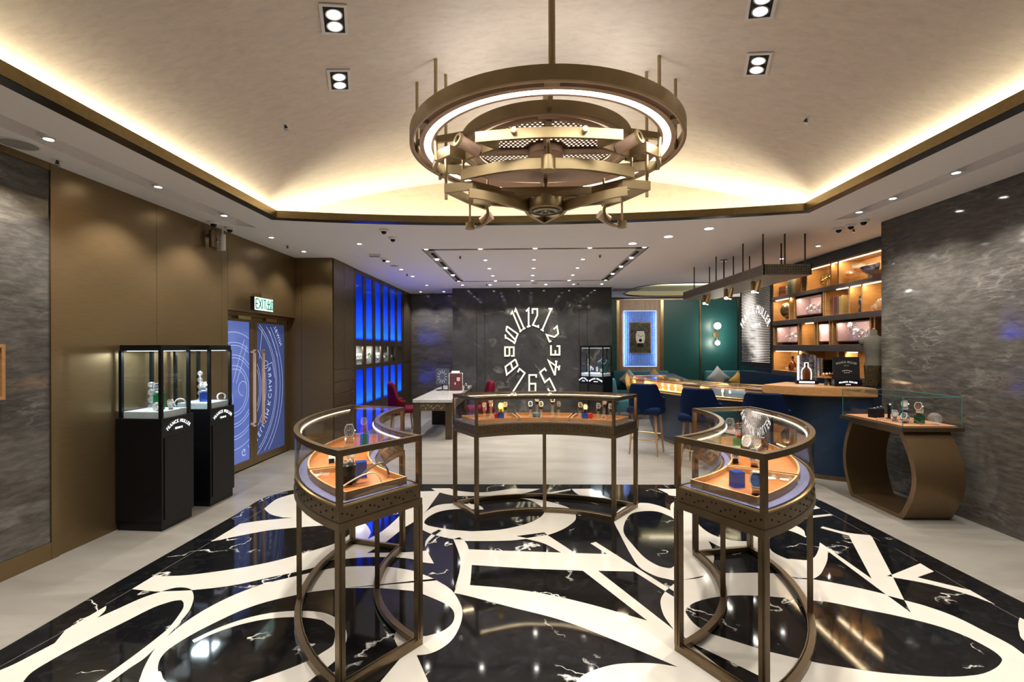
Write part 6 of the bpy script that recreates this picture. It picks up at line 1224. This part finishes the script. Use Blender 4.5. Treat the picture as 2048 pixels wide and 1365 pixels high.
# ================================================================== SHELF ORNAMENTS
def sh(row, px): return (SX2 + .10, Yp(px), rows[row][0] + .0005)
BC = [(.16, .03, .03), (.05, .08, .06), (.12, .07, .03), (.03, .03, .035), (.20, .14, .05), (.03, .05, .12), (.10, .03, .02)]
def book(label, loc, w, h, d, ci, lean=0, group=None, flat=False):
    t = thing('book', label, 'book', loc, 0, group); M_ = Matrix.Rotation(lean, 4, 'X'); cv = mat('book_cover_%d' % ci, BC[ci], .55)
    if flat: q = MB().box(0, d, -h/2, h/2, 0, .004).box(0, d, -h/2, h/2, w - .004, w).box(0, .006, -h/2, h/2, .004, w - .004); q.build('cover', cv, t); B(.006, d - .005, -h/2 + .005, h/2 - .005, .004, w - .004).build('pages', M_CREAM, t)
    else: q = MB().box(0, d, -w/2, -w/2 + .004, 0, h).box(0, d, w/2 - .004, w/2, 0, h).box(0, .006, -w/2 + .004, w/2 - .004, 0, h); q.xf(M_); q.build('cover', cv, t); q = MB().box(.006, d - .004, -w/2 + .004, w/2 - .004, .004, h - .006).xf(M_); q.build('pages', M_CREAM, t)
y = Yp(1558)
for k in range(4): book('%s leather book of the flat stack at the left end of the top shelf' % ('lowest', 'second lowest', 'third lowest', 'topmost')[k], (SX2 + .06, y, rows[3][0] + .0005 + .047 * k), .045, .24, .17, (0, 6, 2, 0)[k], 0, 'stacked books on the top shelf', True)
y = Yp(1568)
for k, w in enumerate((.05, .045, .06, .05, .045, .04)): y -= w + .004; book('%s upright old book right of the flat stack on the top shelf' % ('first', 'second', 'third', 'fourth', 'fifth', 'sixth')[k], (SX2 + .05, y, rows[3][0] + .0005), w, .27 + .02 * (k % 3), .18, (1, 3, 1, 4, 4, 2)[k], 0, 'upright books at the left of the top shelf')
y = Yp(1758)
for k, w in enumerate((.045, .05, .04, .05, .05)): y -= w + .004; book('%s dark upright book at the right end of the top shelf' % ('first', 'second', 'third', 'fourth', 'fifth', 'sixth')[k], (SX2 + .05, y, rows[3][0] + .0005), w, .27, .18, (3, 6, 3, 2, 6)[k], 0, 'books at the right of the top shelf')
y = Yp(1726)
for k in range(2): book('%s of two books lying flat right of the patterned bowl' % ('lower', 'upper')[k], (SX2 + .05, Yp(1749), rows[3][0] + .0005 + .05 * k), .048, .22, .18, (6, 2)[k], 0, 'books under the bowl', True)
y = Yp(1657)
for k, w in enumerate((.04, .045, .05, .055, .05)): y -= w + .004; book('%s upright book from the left beside the decanter on the second shelf' % ('first', 'second', 'third', 'fourth', 'fifth', 'sixth')[k], (SX2 + .05, y, rows[2][0] + .0005), w, .30 - .02 * (k % 2), .18, (0, 3, 6, 4, 4)[k], 0, 'books on the second shelf')
y = Yp(1756)
for k, w in enumerate((.04, .045, .04)): y -= w + .004; book('%s black book at the right end of the second shelf' % ('first', 'second', 'third', 'fourth', 'fifth', 'sixth')[k], (SX2 + .05, y, rows[2][0] + .0005), w, .27, .18, 3, 0, 'black books on the second shelf')
y = Yp(1752)
for k, w in enumerate((.045, .04, .045)): y -= w + .004; book('%s book of the blue ones at the right end of the third shelf' % ('first', 'second', 'third', 'fourth', 'fifth', 'sixth')[k], (SX2 + .05, y, rows[1][0] + .0005), w, .31, .18, (5, 5, 3)[k], 0, 'blue books on the third shelf')
t = thing('bronze_globe', 'dark bronze globe on a ring stand at the left of the second shelf', 'globe', sh(2, 1567)); MB().ell((0, 0, .185), .145, .145, .155, 24, 16).build('sphere', mat('globe_bronze', (.16, .11, .06), .3, .8, var=.2), t, 60); MB().lathe([(.001, 0), (.07, 0), (.05, .02), (.06, .04), (.001, .04)], n=18).build('stand', M_WALN, t)
t = thing('brass_cannon', 'brass wheeled model cannon on the top shelf', 'ornament', sh(3, 1646), R(-60)); MB().annulus((0, 0), .095, .115, -.012, .012, n=28).xf(Matrix.Translation((.0, -.06, .115)) @ Matrix.Rotation(PI/2, 4, 'X')).build('wheel', M_GOLDY, t, 40)
g = MB()
for k in range(5): a = PI*k/5; g.cyl((-.1*math.cos(a), -.06, .115 - .1*math.sin(a)), (.1*math.cos(a), -.06, .115 + .1*math.sin(a)), .006, 6)
g.build('spokes', M_GOLDY, t); MB().annulus((0, 0), .095, .115, -.012, .012, n=28).xf(Matrix.Translation((.0, .06, .115)) @ Matrix.Rotation(PI/2, 4, 'X')).build('wheel', M_GOLDY, t, 40); MB().cyl((-.12, 0, .10), (.14, 0, .22), .03, 16, .022).build('barrel', M_GOLDY, t, 40); MB().annulus((0, 0), .03, .042, -.01, .01, n=20).xf(Matrix.Translation((.15, 0, .225)) @ Matrix.Rotation(R(65), 4, 'Y')).build('muzzle_ring', M_DIALW, t, 40)
def goblet(label, loc, s, mt): t = thing('glass_goblet', label, 'glass', loc, 0, 'goblets on the top shelf'); t.scale = (s,)*3; MB().lathe([(.001, 0), (.035, 0), (.03, .006), (.007, .015), (.007, .075), (.03, .10), (.055, .13), (.075, .20), (.071, .20), (.05, .132), (.001, .105)], n=20).build('bowl', M_ACR, t, 50); MB().lathe([(.001, .108), (.04, .125), (.055, .15), (.001, .15)], n=18).build('drink', mt, t, 50)
M_AMB = glass('amber', (.9, .55, .12), 1.4, .02, .4, (.6, .3, .04)); goblet('smaller glass goblet on the top shelf', sh(3, 1686), .95, M_AMB); goblet('tall glass goblet with amber glow on the top shelf', sh(3, 1704), 1.3, M_AMB)
t = thing('patterned_bowl', 'blue and white patterned bowl on the top shelf', 'bowl', (SX2 + .13, Yp(1726), rows[3][0] + .0005), 0); MB().lathe([(.001, .0), (.05, .0), (.05, .02), (.10, .07), (.125, .15), (.118, .155), (.09, .08), (.001, .03)], n=24).xf(Matrix.Translation((0, 0, .06)) @ Matrix.Rotation(R(-12), 4, 'Y')).build('bowl', mat('delft', (.16, .18, .30), .2, var=.5, scale=18), t, 50); MB().lathe([(.001, 0), (.06, 0), (.05, .06), (.001, .06)], n=18).build('ring_foot', M_WALN, t)
t = thing('crystal_decanter', 'tall gold and crystal decanter on the second shelf', 'bottle', sh(2, 1690)); MB().lathe([(.001, 0), (.04, 0), (.04, .24), (.018, .27), (.018, .29), (.001, .29)], n=16).build('body', M_AMB, t, 40); MB().lathe([(.001, .29), (.024, .29), (.03, .32), (.02, .345), (.001, .35)], n=14).build('stopper', M_GOLDY, t, 40)
t = thing('pewter_bottle', 'dark pewter ornamental bottle with winged top on the second shelf', 'bottle', sh(2, 1711)); MB().lathe([(.001, 0), (.045, 0), (.05, .03), (.03, .09), (.05, .15), (.045, .19), (.015, .22), (.014, .26), (.001, .262)], n=18).build('body', mat('pewter', (.10, .10, .11), .25, .9), t, 50); MB().ell((0, 0, .28), .02, .02, .025).ell((0, -.04, .235), .01, .04, .025).ell((0, .04, .235), .01, .04, .025).build('winged_top', _mats['pewter'], t, 50)
t = thing('glass_cloche', 'round glass lidded jar at the right of the second shelf', 'jar', sh(2, 1750)); MB().lathe([(.001, 0), (.075, 0), (.09, .05), (.085, .11), (.05, .16), (.015, .175), (.022, .2), (.001, .205)], n=22).build('dome', M_ACR, t, 50); MB().lathe([(.001, .005), (.06, .005), (.06, .05), (.001, .05)], n=18).build('contents', M_AMB, t)
t = thing('glass_cloche', 'small glass lidded bowl left of the round jar on the second shelf', 'jar', (SX2 + .08, Yp(1738), rows[2][0] + .0005)); MB().lathe([(.001, 0), (.045, 0), (.055, .04), (.05, .07), (.012, .095), (.001, .1)], n=18).build('dome', M_ACR, t, 50); MB().lathe([(.001, .005), (.035, .005), (.035, .03), (.001, .03)], n=14).build('contents', M_AMB, t)
t = thing('amber_bottle', 'stout amber whisky bottle with black stopper at the left of the lowest shelf', 'bottle', sh(0, 1574)); MB().lathe([(.001, 0), (.055, 0), (.058, .02), (.058, .13), (.04, .17), (.018, .19), (.018, .235), (.001, .235)], n=20).build('body', glass('amber_dark', (.55, .22, .04), 1.45, .02, .45, (.16, .05, .01)), t, 40); MB().lathe([(.001, .235), (.022, .235), (.022, .275), (.001, .275)], n=14).build('stopper', M_BLACK, t); B(-.0595, -.057, -.03, .03, .05, .11).build('label_plate', M_BLACKS, t)
for k, px in enumerate((1568, 1586)):
    t = thing('whisky_tumbler', 'low crystal tumbler beside the amber bottle, %s one' % ('left', 'right')[k], 'glass', (SX2 + .05, Yp(px), rows[0][0] + .0005), 0, 'tumblers on the lowest shelf'); MB().lathe([(.001, 0), (.03, 0), (.036, .07), (.033, .07), (.028, .012), (.001, .012)], n=16).build('tumbler', M_ACR, t, 40); MB().lathe([(.001, .0125), (.027, .0125), (.029, .03), (.001, .03)], n=14).build('drink', M_AMB, t)
# ================================================================== THINGS ON THE BAR TOP
BZ = 1.1805
def bp_(px, py): return at_z(px, py, BZ) + (BZ,)
t = thing('bottle_display', 'lit acrylic showcase with a whisky bottle on a black base on the bar', 'bottle display', bp_(1613, 768), R(-20)); B(-.13, .13, -.07, .07, 0, .05).build('base', M_BLACK, t); B(-.10, .085, -.0715, -.07, .014, .037).build('lit_name_strip', M_TXT, t)
B(-.11, .11, .04, .05, .05, .40).build('mirror_back', mat('mosaic_back', (.12, .10, .10), .3, .4, var=.6, scale=40), t); B(-.105, -.095, -.05, .035, .05, .39).build('light_edge', emis('edge_white', (.85, .93, 1), 1.5), t); B(.095, .105, -.05, .035, .05, .39).build('acrylic_side', M_ACR, t)
MB().tube([(-.055, -.0, .06), (-.06, 0, .15), (-.05, 0, .20), (-.02, 0, .235), (-.02, 0, .29), (.02, 0, .29), (.02, 0, .235), (.05, 0, .20), (.06, 0, .15), (.055, 0, .06)], .006, 6).build('neon_outline', _mats['edge_white'], t, 40); MB().lathe([(.001, .055), (.045, .055), (.048, .07), (.048, .16), (.03, .20), (.014, .22), (.014, .26), (.001, .26)], (0, .015, 0), 16).build('bottle', _mats['amber_dark'], t, 40); MB().lathe([(.001, .26), (.018, .26), (.018, .285), (.001, .285)], (0, .015, 0), 12).build('cap', M_BLACK, t); MB().lathe([(.001, .395), (.05, .395), (.04, .42), (.001, .425)], (0, .02, 0), 16).build('crown', M_BLACKS, t)
t = thing('glitter_column', 'glittering silver column on the bar right of the bottle showcase', 'ornament', bp_(1640, 758), 0); MB().cyl((0, 0, .012), (0, 0, .33), .045, 20).build('column', mat('silver_mosaic', (.45, .48, .50), .15, .9, var=.6, scale=70), t, 40); MB().lathe([(.001, 0), (.055, 0), (.055, .012), (.001, .012)], n=18).build('base', M_BLACK, t)
t = thing('cake_stand', 'wooden tray on a dark foot holding small chocolates on the bar', 'stand', bp_(1656, 771), .2); MB().lathe([(.001, 0), (.05, 0), (.04, .02), (.03, .08), (.05, .10), (.001, .10)], n=16).build('foot', M_BRZD, t, 40); B(-.12, .12, -.07, .07, .10, .118).build('tray', M_OAK, t); g = MB()
for k in range(8): g.ell((-.085 + .024*k, -.02 + .03*(k % 2), .142), .022, .022, .026, 10, 7)
g.build('sweets', mat('copper_foil', (.45, .20, .10), .25, .8, var=.4, scale=20), t, 50)
t = thing('dark_mirror', 'small dark framed screen standing behind the sweets on the bar', 'screen', bp_(1656, 757), 0); B(-.10, .10, -.01, .01, .0, .30).build('frame', M_BLACKS, t); B(-.088, .088, -.013, -.01, .012, .288).build('glass', M_BLACK, t)
t = thing('black_menu_sign', 'black standing sign with silver brand lettering on the bar', 'sign', bp_(1694, 773), R(-8)); MB().box(-.155, .155, 0, .02, .04, .38).xf(Matrix.Rotation(-.06, 4, 'X')).build('board', M_BLACKS, t); B(-.16, .16, -.03, .05, 0, .085).build('base', M_BLACK, t); M_SLV = mat('silver_print', (.45, .44, .42), .4)
g = MB()
for k in range(9): a = -.42 + .105*k; g.strip([(.13*math.sin(a), .075 + .13*math.cos(a)), (.13*math.sin(a + .07), .075 + .13*math.cos(a + .07))], .009, .0, .001)
for k in range(3): g.strip([(-.028 + .025*k, .176), (-.016 + .025*k, .176)], .011, 0, .001)
g.v = [(v[0], -.0015 - v[2], v[1]) for v in g.v]; g.xf(Matrix.Rotation(-.06, 4, 'X')); stuff(g.build('fine_print', M_SLV, t))
for tx, o_, sz in ((arc_text('FRANCK MULLER', .036, .30, .1, .75), (0, .015, .30 - .30), 0), (text_mb('GENEVE', .016, .9, .15), (0, .014, .262), 0), ): place(tx, (o_[0], -.0155 + o_[1] - .001, o_[2] + 0), (1, 0, 0), (0, 0, 1)); tx.xf(Matrix.Rotation(-.06, 4, 'X')); tx.build('lettering', M_SLV, t)
for tx, z in ((arc_text('FRANCK MULLER', .030, .40, .1, .8), .048 - .40), (text_mb('GENEVE', .015, .9, .15), .018)): place(tx, (0, -.031, z), (1, 0, 0), (0, 0, 1)); tx.build('lettering', M_TXT, t)
t = thing('mannequin_torso', 'grey linen dressmaker torso with sequined dark skirt at the end of the bar', 'mannequin', bp_(1748, 773), R(-10)); M_LIN = mat('grey_linen', (.085, .08, .065), .9, var=.1, scale=80)
MB().loft([[(rx * math.cos(a), ry * math.sin(a), z) for a in [2*PI*i/22 for i in range(22)]] for rx, ry, z in ((.105, .08, .27), (.10, .075, .33), (.095, .07, .38), (.115, .085, .46), (.135, .09, .53), (.145, .08, .58), (.12, .065, .625), (.06, .05, .645), (.04, .04, .66), (.035, .035, .72), (.03, .03, .725))]).build('torso', M_LIN, t, 60)
for s_ in (-1, 1): MB().ell((s_ * .14, 0, .575), .03, .035, .045, 12, 8).build('arm_stub', M_LIN, t, 60)
MB().lathe([(.001, .01), (.095, .01), (.10, .12), (.11, .27), (.001, .27)], n=22).build('sequined_skirt', mat('gold_sequins', (.05, .04, .02), .3, .6, var=.9, scale=90), t, 40); MB().lathe([(.001, 0), (.12, 0), (.12, .01), (.001, .01)], n=22).build('base', M_BLACK, t); MB().ell((0, 0, .735), .02, .02, .018).build('finial', M_WALN, t, 50)
t = thing('red_decanter', 'small ruby red decanter beside the torso on the bar', 'bottle', bp_(1763, 768), 0); MB().lathe([(.001, 0), (.025, 0), (.035, .05), (.014, .10), (.014, .14), (.001, .14)], n=14).build('body', glass('ruby', (.7, .05, .08), 1.45, .02, .5, (.35, .01, .02)), t, 50); MB().lathe([(.001, .14), (.017, .14), (.014, .17), (.001, .172)], n=12).build('stopper', M_CHROME, t, 50)
